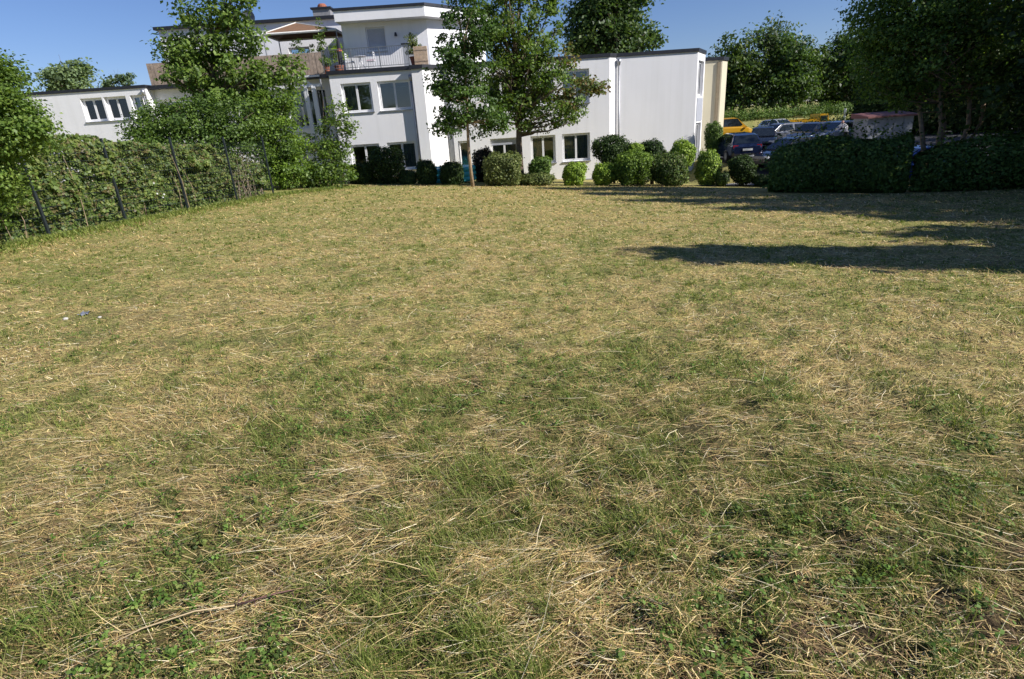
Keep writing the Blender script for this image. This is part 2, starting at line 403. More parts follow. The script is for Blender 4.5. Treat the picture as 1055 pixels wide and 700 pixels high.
# ------------------------------------------------------------------ buildings
def frame(P0, P1):
    """wall frame running left to right as seen from outside"""
    P0 = Vector((P0[0], P0[1], 0)); P1 = Vector((P1[0], P1[1], 0)); u = (P1 - P0).normalized()
    return (P0, u, Vector((u.y, -u.x, 0)), (P1 - P0).length)
def wall(parent, P0, P1, z0, z1, holes=(), thick=.3, name='wall', m=None):
    """wall slab with real openings; holes = (u0,u1,za,zb)"""
    fr = frame(P0, P1); mb = MB(); L = fr[3]
    us = sorted({0, L} | {h[0] for h in holes} | {h[1] for h in holes}); zs = sorted({z0, z1} | {h[2] for h in holes} | {h[3] for h in holes})
    def P(u, d, z): return fr[0] + fr[1] * u + fr[2] * d + Vector((0, 0, z))
    solid = {}
    for i in range(len(us) - 1):
        for j in range(len(zs) - 1):
            um, zm = (us[i] + us[i + 1]) / 2, (zs[j] + zs[j + 1]) / 2
            solid[i, j] = not any(h[0] < um < h[1] and h[2] < zm < h[3] for h in holes)
    for (i, j), s_ in solid.items():
        if not s_: continue
        a, b, c, d = us[i], us[i + 1], zs[j], zs[j + 1]
        mb.add([P(a, 0, c), P(b, 0, c), P(b, 0, d), P(a, 0, d)], [(0, 1, 2, 3)])
        mb.add([P(a, -thick, c), P(b, -thick, c), P(b, -thick, d), P(a, -thick, d)], [(3, 2, 1, 0)])
        for (di, dj, q) in ((-1, 0, (a, c, a, d)), (1, 0, (b, c, b, d)), (0, -1, (a, c, b, c)), (0, 1, (a, d, b, d))):
            if di and not 0 <= i + di < len(us) - 1: continue
            if not solid.get((i + di, j + dj), False):
                mb.add([P(q[0], 0, q[1]), P(q[2], 0, q[3]), P(q[2], -thick, q[3]), P(q[0], -thick, q[1])], [(0, 1, 2, 3)])
    mb.build(name, m or PLASTER, parent); return fr
def window(parent, fr, u0, u1, z0, z1, depth=.16, curtain=None, sashes=2, sill=True, blind=0.0):
    """plastic window set back in its opening"""
    d0, d1, t = -depth - .06, -depth, .07
    mb = MB()
    mb.fbox(fr, u0, u0 + t, d0, d1, z0, z1); mb.fbox(fr, u1 - t, u1, d0, d1, z0, z1)
    mb.fbox(fr, u0 + t, u1 - t, d0, d1, z0, z0 + t); mb.fbox(fr, u0 + t, u1 - t, d0, d1, z1 - t, z1)
    wn = mb.build('window', UPVC, parent)
    wd = (u1 - u0 - 2 * t) / sashes
    for k in range(sashes):
        a, b = u0 + t + wd * k, u0 + t + wd * (k + 1); e = .055
        mb = MB(); dd0, dd1 = d0 + .01, d1 + .012
        mb.fbox(fr, a + .004, a + e, dd0, dd1, z0 + t, z1 - t); mb.fbox(fr, b - e, b - .004, dd0, dd1, z0 + t, z1 - t)
        mb.fbox(fr, a + e, b - e, dd0, dd1, z0 + t, z0 + t + e); mb.fbox(fr, a + e, b - e, dd0, dd1, z1 - t - e, z1 - t)
        mb.build('sash', UPVC, wn)
        mb = MB(); mb.fbox(fr, a + e, b - e, d0 + .025, d0 + .035, z0 + t + e, z1 - t - e); mb.build('pane', GLASS, wn)
    if sill:
        mb = MB(); mb.fbox(fr, u0 - .04, u1 + .04, -depth + .003, .07, z0 - .05, z0 - .004); mb.build('sill', ZINC, wn)
    if curtain:
        mb = MB(); a, b, zb = curtain; nn = 14; V = []; F = []
        for k in range(nn + 1):
            u = a + (b - a) * k / nn; dp = d0 - .12 + .03 * math.sin(k * 2.3)
            V += [fr[0] + fr[1] * u + fr[2] * dp + Vector((0, 0, zz)) for zz in (zb, z1)]
        for k in range(nn): F.append((2 * k, 2 * k + 2, 2 * k + 3, 2 * k + 1))
        mb.add(V, F).build('curtain', CURT, wn)
    if blind > 0:
        mb = MB(); nsl = int((z1 - z0 - 2 * t) * blind / .06)
        for k in range(nsl):
            zt = z1 - t - k * .06; mb.fbox(fr, u0 + t, u1 - t, d1 + .014, d1 + .028, zt - .056, zt)
        mb.build('roller_shutter', mat('shutter_grey', (.42, .44, .5), .5, var=.06), wn)
    return wn
def slab(parent, poly, z0, z1, m, name):
    n = len(poly); V = [(x, y, z0) for x, y in poly] + [(x, y, z1) for x, y in poly]
    F = [tuple(range(n))[::-1], tuple(range(n, 2 * n))] + [(i, (i + 1) % n, n + (i + 1) % n, n + i) for i in range(n)]
    return part(name, V, F, m, parent)
def grow(poly, d):
    """offset a counter-clockwise polygon outwards"""
    n = len(poly); o = []
    for i in range(n):
        a, b, c = Vector(poly[i - 1]), Vector(poly[i]), Vector(poly[(i + 1) % n])
        e1 = (b - a).normalized(); e2 = (c - b).normalized(); n1 = Vector((e1.y, -e1.x)); n2 = Vector((e2.y, -e2.x))
        m = (n1 + n2); m = m / max(m.dot(n1), .35); o.append((b + m * d)[:])
    return o
def downpipe(parent, x, y, z0, z1):
    mb = MB(); mb.tube([(x, y, z0), (x, y, z1)], .05, 8); mb.tube([(x, y, z1 - .02), (x, y, z1 + .16), (x, y, z1 + .3)], [.055, .11, .11], 8)
    mb.build('downpipe', ZINC, parent, True)

# ---- right-hand wing
YR = 35.0
def right_wing():
    zb = px_z(600, 190, YR) - .25; zt = px_z(632, 58, YR)
    x0 = px_x(468, 150, YR); xs = px_x(628, 110, YR)
    A, B = (x0, YR), (xs, YR); C = (xs + .46, YR + .42); D = (px_x(716, 120, YR + .42), YR + .42)
    E_ = (D[0] + 1.1, D[1] + 2.0); Fp, H = (E_[0], 43.0), (x0, 43.0)
    T = thing('white_office_wing', ((x0 + E_[0]) / 2, YR + 4, zb), 'white two-storey flat-roofed wing with a blank end wall and clipped bushes before it', 'building')
    zl0, zl1, zu0, zu1 = px_z(594, 166, YR), px_z(594, 137.5, YR), px_z(598, 106, YR), px_z(600, 71, YR)
    cols = [(505.5, 534), (547, 572.5), (579.5, 608)]
    fr = frame(A, B); holes = []
    for (a, b) in cols:
        ua, ub = px_x(a, 152, YR) - x0, px_x(b, 152, YR) - x0
        holes += [(ua, ub, zl0, zl1), (ua, ub, zu0, zu1)]
    nd = (px_x(473, 160, YR) - x0, px_x(485, 160, YR) - x0, zl0, zl1); holes.append(nd)
    wall(T, A, B, zb, zt, holes)
    for k, h in enumerate(holes[:-1]):
        window(T, fr, *h, curtain=(h[0] + .1, h[1] - .1, h[2] + .08) if k in (0, 4) else ((h[0] + .1, (h[0] + h[1]) / 2, h[2] + .1) if k in (2, 3, 5) else None), blind=.25 if k == 0 else 0)
    window(T, fr, *nd, sashes=1, curtain=(nd[0] + .05, nd[1] - .05, nd[2] + .05))
    wall(T, B, C, zb, zt); wall(T, C, D, zb, zt)
    # end face with tall window groups
    L = math.hypot(E_[0] - D[0], E_[1] - D[1]); h2 = [(.35, L - .3, zu0 - .05, zu1 + .1), (.35, L - .3, zl0 - .9, zl1 + .1)]
    fe = wall(T, D, E_, zb, zt, h2)
    for h in h2: window(T, fe, *h, sashes=3, sill=False)
    mb = MB(); mb.fbox(fe, .3, L - .25, .004, .03, zl1 + .2, zu0 - .15); mb.build('spandrel_panel', mat('panel_grey', (.4, .42, .47), .5, var=.1), T)
    wall(T, E_, Fp, zb, zt); wall(T, Fp, H, zb, zt); wall(T, H, A, zb, zt)
    poly = [A, B, C, D, E_, Fp, H]
    slab(T, grow(poly, -.301), zt - .5, zt - .3, ROOM, 'roof')
    slab(T, grow(poly, -.301), zl0 + 1.98, zl0 + 2.2, ROOM, 'floor')
    mb = MB(); pin = grow(poly, -.34); pou = grow(poly, .06)
    for i in range(len(poly)):
        j = (i + 1) % len(poly)
        mb.hexa([(*pou[i], zt - .02), (*pou[j], zt - .02), (*pin[j], zt - .02), (*pin[i], zt - .02), (*pou[i], zt + .16), (*pou[j], zt + .16), (*pin[j], zt + .16), (*pin[i], zt + .16)])
    mb.build('roof_edge', FASCIA, T)
    mb = MB()
    for a, b in ((A, B), (B, C), (C, D)): f = frame(a, b); mb.fbox(f, 0, f[3], .003, .03, zb, zb + .55)
    mb.build('plinth', PLINTH, T)
    downpipe(T, C[0] + .14, C[1] - .1, zb, zt - .45)
    return T
right_wing()

# ---- cream house behind it
def cream_house():
    Y = 40.0; z0 = -1.7; zt = px_z(745, 62, Y); xa, xb = px_x(729, 100, Y), px_x(741.5, 110, Y); xc = px_x(746.5, 110, Y)
    CR = mat('cream_plaster', (.6, .55, .4), .9, var=.05, scale=.8, bump=.2)
    T = thing('cream_house', (xa + 2, Y + 3, z0), 'cream rendered flat-roofed house showing past the white end wall', 'building')
    P = [(xa - 2, Y), (xb, Y), (xc + .3, Y + .8), (xc + .3, Y + 8), (xa - 2, Y + 8)]
    for i in range(5): wall(T, P[i], P[(i + 1) % 5], z0, zt, m=CR)
    fr = frame(P[0], P[1]); mb = MB(); L = fr[3]
    mb.fbox(fr, L - .32, L - .12, .003, .1, z0, zt - .1); mb.build('pilaster', mat('brown_trim', (.25, .2, .13), .8), T)
    slab(T, grow(P, .08), zt, zt + .2, FASCIA, 'roof_edge')
cream_house()

# ---- left-hand building: front wing, middle part with terrace, far wing, penthouse
YL = 34.5
def left_building():
    zb = -1.9
    xl, xr = px_x(347, 130, YL), px_x(431, 130, YL)
    T = thing('white_apartment_house', (xl, YL + 3, zb), 'white apartment house with roof terrace, penthouse and a long window row at left', 'building')
    zs = px_z(385, 70.5, YL)                        # terrace floor level
    zu0, zu1 = px_z(385, 115, YL), px_z(390, 84, YL); zl0, zl1 = px_z(400, 176, YL), px_z(395, 147.5, YL)
    A, B = (xl, YL), (xr, YL); fr = frame(A, B); hs = []
    for (a, b, ym, za, zb_) in ((352.5, 383.5, 100, zu0, zu1), (390, 424, 98, zu0, zu1), (362, 392, 160, zl0, zl1), (400, 430, 160, zl0, zl1)):
        hs.append((max(.05, px_x(a, ym, YL) - xl), min(fr[3] - .06, px_x(b, ym, YL) - xl), za, zb_))
    wall(T, A, B, zb, zs - .2, hs)
    for k, h in enumerate(hs):
        window(T, fr, *h, curtain=[(h[0] + .1, h[0] + .7, h[2] + .1), None, None, (h[1] - .8, h[1] - .1, h[2] + .1)][k])
    # corner pier and the slanting sunlit wall
    xp = px_x(440, 120, YL - .3)
    Pp = [(xr, YL - .3), (xp, YL - .3)]
    wall(T, (xr, YL + .001), Pp[0], zb, zs - .2); wall(T, Pp[0], Pp[1], zb, zs - .2)
    Q = (xp + 2.9, YL - .3 + 2.9); zq = zs - .2
    wall(T, Pp[1], Q, zb, zq)
    wall(T, (xl, 44), A, zb, zs - .2); wall(T, Q, (Q[0], 44), zb, zs - .2)
    downpipe(T, xr - .12, YL - .09, zb, zs - .75)
    poly = [A, (xr, YL), Pp[0], Pp[1], Q, (Q[0], 44), (xl, 44)]
    slab(T, grow(poly, -.301), zs - .42, zs - .22, ROOM, 'ceiling'); slab(T, grow(poly, -.301), zl0 + 1.8, zl0 + 2.0, ROOM, 'floor')
    slab(T, grow(poly, .1), zs - .2, zs, FASCIA, 'terrace_slab')
    # middle part
    YM = 36.4; xm0 = px_x(150, 95, YM)
    M0, M1 = (xm0, YM), (xl, YM); fm = frame(M0, M1)
    ho = []
    for (a, b, ya, yb, ym) in ((296, 339, 91, 132, 110),): ho.append((px_x(a, ym, YM) - xm0, px_x(b, ym, YM) - xm0 - .02, px_z(318, yb, YM), px_z(318, ya, YM)))
    for (a, b) in ((160, 188), (200, 232), (243, 275)): ho.append((px_x(a, 105, YM) - xm0, px_x(b, 105, YM) - xm0, zu0 - .3, zu1 - .1))
    wall(T, M0, M1, zb, zs - .2, ho)
    window(T, fm, *ho[0], sashes=3, sill=False)
    for h in ho[1:]: window(T, fm, *h)
    slab(T, [(xm0 + .3, YM + .301), (xl - .02, YM + .301), (xl - .02, 44), (xm0 + .3, 44)], zs - .45, zs - .25, ROOM, 'ceiling')
    slab(T, [(xm0, YM - .6), (xl - .11, YM - .6), (xl - .11, 44), (xm0, 44)], zs - .2, zs, FASCIA, 'terrace_slab')
    # white beam with truss and posts before the recess
    yb_ = YM - .9; xb0, xb1 = px_x(268, 84, yb_), px_x(330, 84, yb_)
    za, zc = px_z(300, 91, yb_), px_z(300, 79, yb_)
    mb = MB(); WH = UPVC
    mb.box((xb0, yb_ - .06, za), (xb1, yb_ + .06, za + .14)); mb.box((xb0, yb_ - .05, zc - .1), (xb1, yb_ + .05, zc))
    xm = px_x(309, 84, yb_)
    for s in (-1, 1): mb.tube([(xm + s * .62, yb_, za + .12), (xm, yb_, zc - .06)], .045, 6)
    mb.build('pergola_beam', WH, T)
    for q in (px_x(318, 110, yb_), px_x(326.5, 110, yb_)):
        mb = MB(); mb.box((q - .11, yb_ - .1, G(q, yb_) - .05), (q + .11, yb_ + .1, za - .002)); mb.build('pergola_post', WH, T)
    mb = MB(); mb.tube([(px_x(333, 110, yb_), yb_ + .3, zb), (px_x(333, 110, yb_), yb_ + .3, zs - .25)], .05, 8); mb.build('downpipe', ZINC, T)
    # wooden terrace parapet: boards on a rail
    ypar = YM - .55; xw0, xw1 = px_x(153, 76, ypar), px_x(333, 62, ypar); pw = .19; k = 0; x = xw0
    rw = np.random.default_rng(4); mb = MB()
    while x < xw1 - pw:
        mb.box((x, ypar - .02 + .012 * rw.random(), zs - .05), (x + pw - .015, ypar + .03, zs + 1.12 + .01 * rw.random())); x += pw
    mb.box((xw0, ypar + .03, zs + .8), (xw1, ypar + .07, zs + .9))
    mb.build('plank_parapet', WOODW, T)
    # railing before the penthouse
    def railing(P0, P1):
        f = frame(P0, P1); mb = MB(); L = f[3]
        mb.fbox(f, 0, L, -.02, .02, zs + 1.0, zs + 1.04); mb.fbox(f, 0, L, -.015, .015, zs + .08, zs + .11)
        u = .06
        while u < L: mb.fbox(f, u, u + .014, -.007, .007, zs + .11, zs + 1.0); u += .125
        r_ = mb.build('railing', RAILM, T)
        u = 0
        while u < L + .01:
            mb = MB(); mb.fbox(f, u - .02, u + .02, .021, .061, zs - .1, zs + 1.02); mb.build('post', RAILM, r_); u += L / 3
    railing((px_x(333, 65, YL), YL - .02), (xr - .1, YL - .02))
    # penthouse
    YP = 37.4; xa, xb = px_x(354, 45, YP), px_x(441, 40, YP); zt = px_z(395, 22, YP); ztop = px_z(395, 8.5, YP - .9)
    h = (px_x(377.5, 40, YP) - xa, px_x(397.5, 40, YP) - xa, px_z(388, 53, YP), px_z(388, 28, YP))
    fp = wall(T, (xa, YP), (xb, YP), zs, zt, [h]); window(T, fp, *h, blind=1.0, sashes=1)
    Qp = (xb + 3.2, YP + 3.2); wall(T, (xb, YP), Qp, zs, zt); wall(T, (xa, 44), (xa, YP), zs, zt)
    wall(T, Qp, (Qp[0], 46), zs - .2, zt)
    po = [(xa - .1, YP - .9), (xb + .05, YP - .9), (xb + .6, YP - .35), (Qp[0] + .35, Qp[1] - .4), (Qp[0] + .35, 46), (xa - .1, 46)]
    slab(T, po, zt - .02, ztop, PLASTER, 'roof_fascia'); slab(T, grow(po, .06), ztop, ztop + .14, FASCIA, 'roof_edge')
    for pxx in (408, 423):
        q = px_x(pxx, 36, YP); zz = px_z(pxx, 35, YP); mb = MB(); mb.tube([(q, YP, zz), (q, YP - .16, zz - .02)], .03, 6); mb.tube([(q, YP - .15, zz - .14), (q, YP - .15, zz + .06)], [.09, .05], 8)
        mb.build('wall_lamp', FASCIA, T)
    # set-back top floor at left
    YT = 41.0; xt0, xt1 = px_x(165, 40, YT), xa + .3; ztt = px_z(300, 22.5, YT)
    wall(T, (xt0, YT), (xt1, YT), zs, ztt, [(px_x(296, 45, YT) - xt0, px_x(318, 45, YT) - xt0, zs + .1, zs + 2.1)])
    fT = frame((xt0, YT), (xt1, YT)); window(T, fT, px_x(296, 45, YT) - xt0, px_x(318, 45, YT) - xt0, zs + .1, zs + 2.1, sill=False)
    slab(T, [(xt0 - .2, YT - .2), (xt1, YT - .2), (xt1, 47), (xt0 - .2, 47)], ztt, ztt + .18, FASCIA, 'roof_edge')
    slab(T, [(xt0 + .02, YT + .302), (xt1 - .02, YT + .302), (xt1 - .02, 47), (xt0 + .02, 47)], zs + .0, zs + .15, ROOM, 'floor')
    wall(T, (xt0, 47), (xt0, YT), zs, ztt)
    cx = px_x(333, 14, 42); cz = px_z(333, 10.5, 42)
    mb = MB(); mb.box((cx - .55, 41.6, ztt + .17), (cx + .55, 42.4, cz)); c_ = mb.build('chimney', PLINTH, T)
    mb = MB(); mb.box((cx - .65, 41.5, cz), (cx + .65, 42.5, cz + .1)); mb.build('cap', FASCIA, c_)
    mb = MB(); mb.lathe((cx, 42, cz + .1), [(.32, 0), (.28, .15), (.2, .24)]); mb.build('chimney_pot', TERRA, c_)
    # far left wing
    YF = 35.6; xf0, xf1 = px_x(30, 120, YF), px_x(153, 105, YF); zft = px_z(100, 94, YF)
    hf = []
    for (a, b) in ((85, 107), (109.5, 132), (137, 159)):
        u0, u1 = px_x(a, 112, YF) - xf0, px_x(b, 110, YF) - xf0
        hf.append((u0, min(u1, xf1 - xf0 - .05), px_z(97, 125.5, YF), px_z(97, 101, YF)))
    ff = wall(T, (xf0, YF), (xf1, YF), zb, zft, hf)
    for h in hf: window(T, ff, *h, depth=.2)
    wall(T, (xf1, YF), (xf1, 44), zb, zft); wall(T, (xf0, 44), (xf0, YF), zb, zft)
    slab(T, [(xf0 + .31, YF + .31), (xf1 - .31, YF + .31), (xf1 - .31, 44), (xf0 + .31, 44)], zft - .4, zft - .2, ROOM, 'ceiling')
    slab(T, [(xf0 - .06, YF - .06), (xf1 + .06, YF - .06), (xf1 + .06, 44), (xf0 - .06, 44)], zft, zft + .16, FASCIA, 'roof_edge')
    downpipe(T, xf1 - .12, YF - .09, zb, zft - .4)
    for Pa, Pb in (((xf0, 44), (xl, 44)), ((xl, 44), (Q[0], 44))): wall(T, Pb, Pa, zb, zs - .2)
    return zs, YP, YT
ZS, YP, YT = left_building()

# ------------------------------------------------------------------ foliage
def cr(seed): return np.random.default_rng(seed)
P_MAPLE = [(.05, .09, .018), (.085, .14, .026), (.13, .19, .035), (.07, .11, .03)]
P_DARK = [(.026, .048, .014), (.038, .07, .018), (.06, .10, .024)]
P_MID = [(.045, .08, .018), (.075, .125, .026), (.115, .175, .035)]
P_BRIGHT = [(.10, .16, .02), (.16, .24, .03), (.22, .30, .045)]
P_RED = [(.10, .11, .035), (.15, .10, .045), (.10, .14, .04), (.17, .13, .055), (.08, .11, .03)]
P_OLIVE = [(.07, .10, .03), (.11, .14, .04), (.15, .17, .06), (.05, .07, .025)]
def crown_pts(rng, lobes, sigma, nleaf, density=1.0, shell=2.4):
    """leaf clumps spread through ellipsoid lobes; returns points, normals, clump ids, clump centres"""
    Ps, Ns, Cs, CC = [], [], [], []; cid = 0
    for (c, rad, n) in lobes:
        c = np.array(c, float); rad = np.array(rad, float)
        for _ in range(int(n * density)):
            d = rng.standard_normal(3); d /= np.linalg.norm(d)
            q = c + d * rad * rng.random() ** (1 / shell) * (rng.uniform(.82, 1.1) if rng.random() > .12 else rng.uniform(1.1, 1.32))
            m = max(4, int(nleaf * rng.uniform(.5, 1.4))); sg = sigma * rng.uniform(.6, 1.35)
            pts = q + np.clip(rng.standard_normal((m, 3)), -1.5, 1.5) * np.array([sg, sg, sg * .62])
            Ps.append(pts); o = (q - c) / rad
            Ns.append(o * .8 + np.array([0, 0, .7]) + rng.standard_normal((m, 3)) * .75); Cs.append(np.full(m, cid)); CC.append(q); cid += 1
    return np.concatenate(Ps), np.concatenate(Ns), np.concatenate(Cs), np.array(CC)
def leaf_mesh(name, rng, P, N, cid, size, palette, off, zmin=None, aspect=.6):
    if zmin is not None: k = P[:, 2] > zmin; P, N, cid = P[k], N[k], cid[k]
    pc = np.array(palette); cl = rng.random(cid.max() + 1)
    t = np.clip(cl[cid] * .6 + rng.random(len(P)) * .5, 0, .999) * len(pc)
    col = pc[t.astype(int)] * rng.uniform(.75, 1.3, (len(P), 1)) * (1.28 if pc.mean() > .05 else 1.0)
    V, F = quad_leaves(P - np.array(off), N, size * rng.uniform(.65, 1.35, len(P)), rng, aspect)
    return mesh_np(name, V, F, np.repeat(col, 4, 0))
def tree(name, base, label, lobes, seed, size=.11, sigma=.28, nleaf=45, palette=P_MAPLE, trunk_r=.12, fork=.4, group=None, bark=None,
         stems=None, leafm=None, nlimb=26, cat='tree', shell=2.4, trunk_name='trunk', crown_name='crown', zmin=None, extra=None):
    """trunk, limbs reaching into the crown, leaf clumps"""
    rng = cr(seed); base = Vector(base); T = thing(name, base, label, cat, group); bark = bark or BARK
    P, N, cid, CC = crown_pts(rng, lobes, sigma, nleaf, shell=shell)
    if extra is not None:
        P2, N2, c2, CC2 = crown_pts(rng, extra[0], sigma, nleaf, shell=shell)
    ctr = Vector(np.mean([np.array(l[0]) for l in lobes], 0)); top = max(l[0][2] + l[1][2] * .6 for l in lobes)
    zf = base.z + (ctr.z - base.z) * fork
    for q in (stems or [(0, 0)]):
        mb = MB(); b0 = base + Vector((q[0] * .25, q[1] * .25, -.1))
        f0 = Vector((base.x + q[0], base.y + q[1], zf)); tp = Vector((ctr.x + q[0] * 1.6, ctr.y + q[1] * 1.6, top))
        mid = b0.lerp(f0, .5) + Vector((rng.normal(0, .05), rng.normal(0, .05), 0)); m2 = f0.lerp(tp, .5) + Vector((rng.normal(0, .12), rng.normal(0, .12), 0))
        mb.tube([b0, mid, f0, m2, tp], [trunk_r * 1.25, trunk_r, trunk_r * .85, trunk_r * .5, trunk_r * .12], 8)
        tr = mb.build(trunk_name, bark, T, True)
        mb = MB(); idx = rng.choice(len(CC), min(nlimb, len(CC)), replace=False)
        for i in idx:
            e = Vector(CC[i]); t = np.clip((e.z - f0.z) / max(tp.z - f0.z, .1) * .6, 0.0, .85)
            s0 = f0.lerp(m2, t / .5) if t < .5 else m2.lerp(tp, (t - .5) / .5)
            md = s0.lerp(e, .5) + Vector((rng.normal(0, .1), rng.normal(0, .1), -.06 * (e - s0).length))
            mb.tube([s0, md, e], [trunk_r * .42 * (1 - t * .5), trunk_r * .25, trunk_r * .05], 5)
            for _ in range(2):
                e2 = e + Vector(rng.normal(0, sigma, 3)); mb.tube([md.lerp(e, .6), e2], [trunk_r * .08, trunk_r * .03], 4, False)
        mb.build('limbs', bark, T, True)
    off = ORG[T.name]
    link(crown_name, leaf_mesh(crown_name, rng, P, N, cid, size, palette, off, zmin), leafm or LEAF, T)
    if extra is not None:
        link(crown_name, leaf_mesh(crown_name, rng, P2, N2, c2, size, extra[1], off, zmin), leafm or LEAF, T)
    return T
def bush(name, c, rad, label, seed, palette=P_MID, n=5200, size=.1, sq=2.6, group='clipped bushes along the lawn edge', flat=.0, cat='bush', stem_h=None):
    """clipped bush: dense leaf shell on a rounded body, twigs inside"""
    n = int(n * 1.35); rng = cr(seed); c = np.array(c, float); rad = np.array(rad, float) * .96; base = (c[0], c[1], G(c[0], c[1]))
    T = thing(name, base, label, cat, group)
    d = rng.standard_normal((n, 3)); d /= (np.abs(d) ** sq).sum(1, keepdims=True) ** (1 / sq)
    lump = 1 + .27 * (fbm(d[:, 0] * 2.4 + seed, d[:, 2] * 2.4 + d[:, 1] * 1.3, seed % 50, 4) - .5) * 2
    rr = np.where(rng.random(n) < .72, 1 - rng.random(n) ** 1.5 * .3, rng.random(n) ** .5 * .8) + (rng.random(n) < .08) * rng.random(n) * .14
    tp = rng.uniform(-.06, .2); sk = rng.normal(0, .06, 2)
    P = c + d * rad * (lump * rr)[:, None] * np.stack([1 + tp * d[:, 2], 1 + tp * d[:, 2], np.ones(n)], -1) + np.stack([sk[0] * d[:, 2], sk[1] * d[:, 2], 0 * d[:, 2]], -1); P = P + rng.standard_normal((n, 3)) * .025
    N = d / rad * .6 + rng.standard_normal((n, 3)) * .65 + np.array([0, 0, .35])
    k = P[:, 2] > base[2] + .03; P, N = P[k], N[k]
    cid = (fbm(P[:, 0] * 4 + seed, P[:, 2] * 4 + P[:, 1] * 3, 9, 2) * 40).astype(int)
    link('foliage', leaf_mesh('foliage', rng, P, N, cid, size, palette, base), LEAFD, T)
    # woody core so that no light shines straight through
    mb = MB(); 
    for i in range(7):
        a = rng.random() * 6.28; q = .5 * rng.random(); e = c + np.array([math.cos(a) * rad[0] * q, math.sin(a) * rad[1] * q, rad[2] * rng.uniform(-.1, .7)])
        b0 = np.array(base) + np.array([math.cos(a) * .08, math.sin(a) * .08, -.05]); mb.tube([b0, (b0 + e) / 2 + rng.normal(0, .04, 3), e], [.03, .022, .008], 5)
    tag(mb.build('stems', TWIG, T), kind='stuff')
    return T

# ---- clipped bushes before the buildings (photo box -> body)
def pbush(x0, x1, y0, y1, Y, label, seed, depth=None, **k):
    ym = (y0 + y1) / 2; a, b = at(x0, ym, Y), at(x1, ym, Y); t, bt = at((x0 + x1) / 2, y0, Y), at((x0 + x1) / 2, y1, Y)
    rx = (b.x - a.x) / 2; rz = (t.z - bt.z) / 2
    return bush(k.pop('name', 'clipped_bush'), ((a.x + b.x) / 2, Y, (t.z + bt.z) / 2), (rx, depth or min(rx, .9), rz), label, seed, **k)
BL = [
 (359, 384, 168, 195, 29.5, 'small dark clipped bush beside the leafy sapling, leftmost of the bush row', P_DARK, {}),
 (379, 417, 152, 196, 29.9, 'tall dark square bush in front of the lower left windows', P_DARK, {'sq': 4, 'n': 8000}),
 (412, 429, 175, 195, 29.3, 'low dark bush squeezed between two taller dark bushes under the window', P_DARK, {}),
 (430, 450, 165, 195, 29.3, 'dark bush under the downpipe at the house corner', P_DARK, {}),
 (454, 478, 167, 195, 29.3, 'wide dark bush just left of the thin tree trunk', P_DARK, {'n': 6500}),
 (487, 513, 152, 191, 31.8, 'dark purple-leaved bush just right of the thin tree trunk', [(.035, .025, .022), (.05, .035, .03), (.03, .04, .02)], {'n': 6500}),
 (499, 537, 158, 192, 28.5, 'broad yellow-green box-shaped bush under the forked tree', P_OLIVE, {'sq': 4.5, 'n': 8000}),
 (545, 567, 162, 186, 29.3, 'narrow dark green bush under the left lower window of the white wing', P_MID, {'sq': 3.5}),
 (537, 571, 178, 192, 28.9, 'low spreading bush at the foot of the narrow dark green bush', P_OLIVE, {}),
 (581, 603, 167, 192, 28.9, 'bright green rounded bush standing alone under the lower right window', P_BRIGHT, {'sq': 3.2}),
 (613, 651, 138, 178, 31.2, 'largest round dark bush against the blank white wall', P_DARK, {'sq': 2.2, 'n': 9000}),
 (611, 634, 168, 191, 29.0, 'small bright bush at the foot of the largest round bush', P_BRIGHT, {}),
 (632, 671, 155, 191, 28.9, 'wide green bush in front of and right of the largest round bush', P_MID + P_BRIGHT[:2], {'sq': 3, 'n': 9000}),
 (645, 664, 148, 165, 30.8, 'small pale bush peeping out behind the wide green bush', P_BRIGHT, {'n': 3000}),
 (661, 685, 144, 172, 30.8, 'dark round ball bush in the middle of the group by the blank wall', P_DARK, {'sq': 2.2}),
 (669, 707, 158, 191, 28.9, 'wide olive bush in front of the dark ball bush', P_OLIVE + P_MID, {'sq': 3, 'n': 8500}),
 (690, 715, 144, 178, 30.4, 'bright green ball bush near the corner of the blank white wall', P_BRIGHT, {'sq': 2.3}),
 (718, 741, 156, 191, 28.9, 'bright clipped bush at the corner beside the paved path', P_BRIGHT + P_MID[1:], {'sq': 3.4}),
 (727, 743, 126, 166, 35.0, 'upright dark bush against the cream house', P_MID, {'sq': 3}),
 (752, 777, 160, 190, 28.2, 'dark shaded bush standing alone on the paved path', P_DARK, {}),
]
for i, (x0, x1, y0, y1, Y, lab, palt, kw) in enumerate(BL):
    pbush(x0, x1, y0, y1, Y, lab, 100 + i, palette=palt, **kw)
pbush(738, 751, 177, 192, 28.0, 'low dark tuft on the path edge left of the lone shaded bush', 150, palette=P_DARK, n=1500)
pbush(776, 792, 181, 194, 27.8, 'low dark tuft on the path edge right of the lone shaded bush', 151, palette=P_DARK, n=1800)

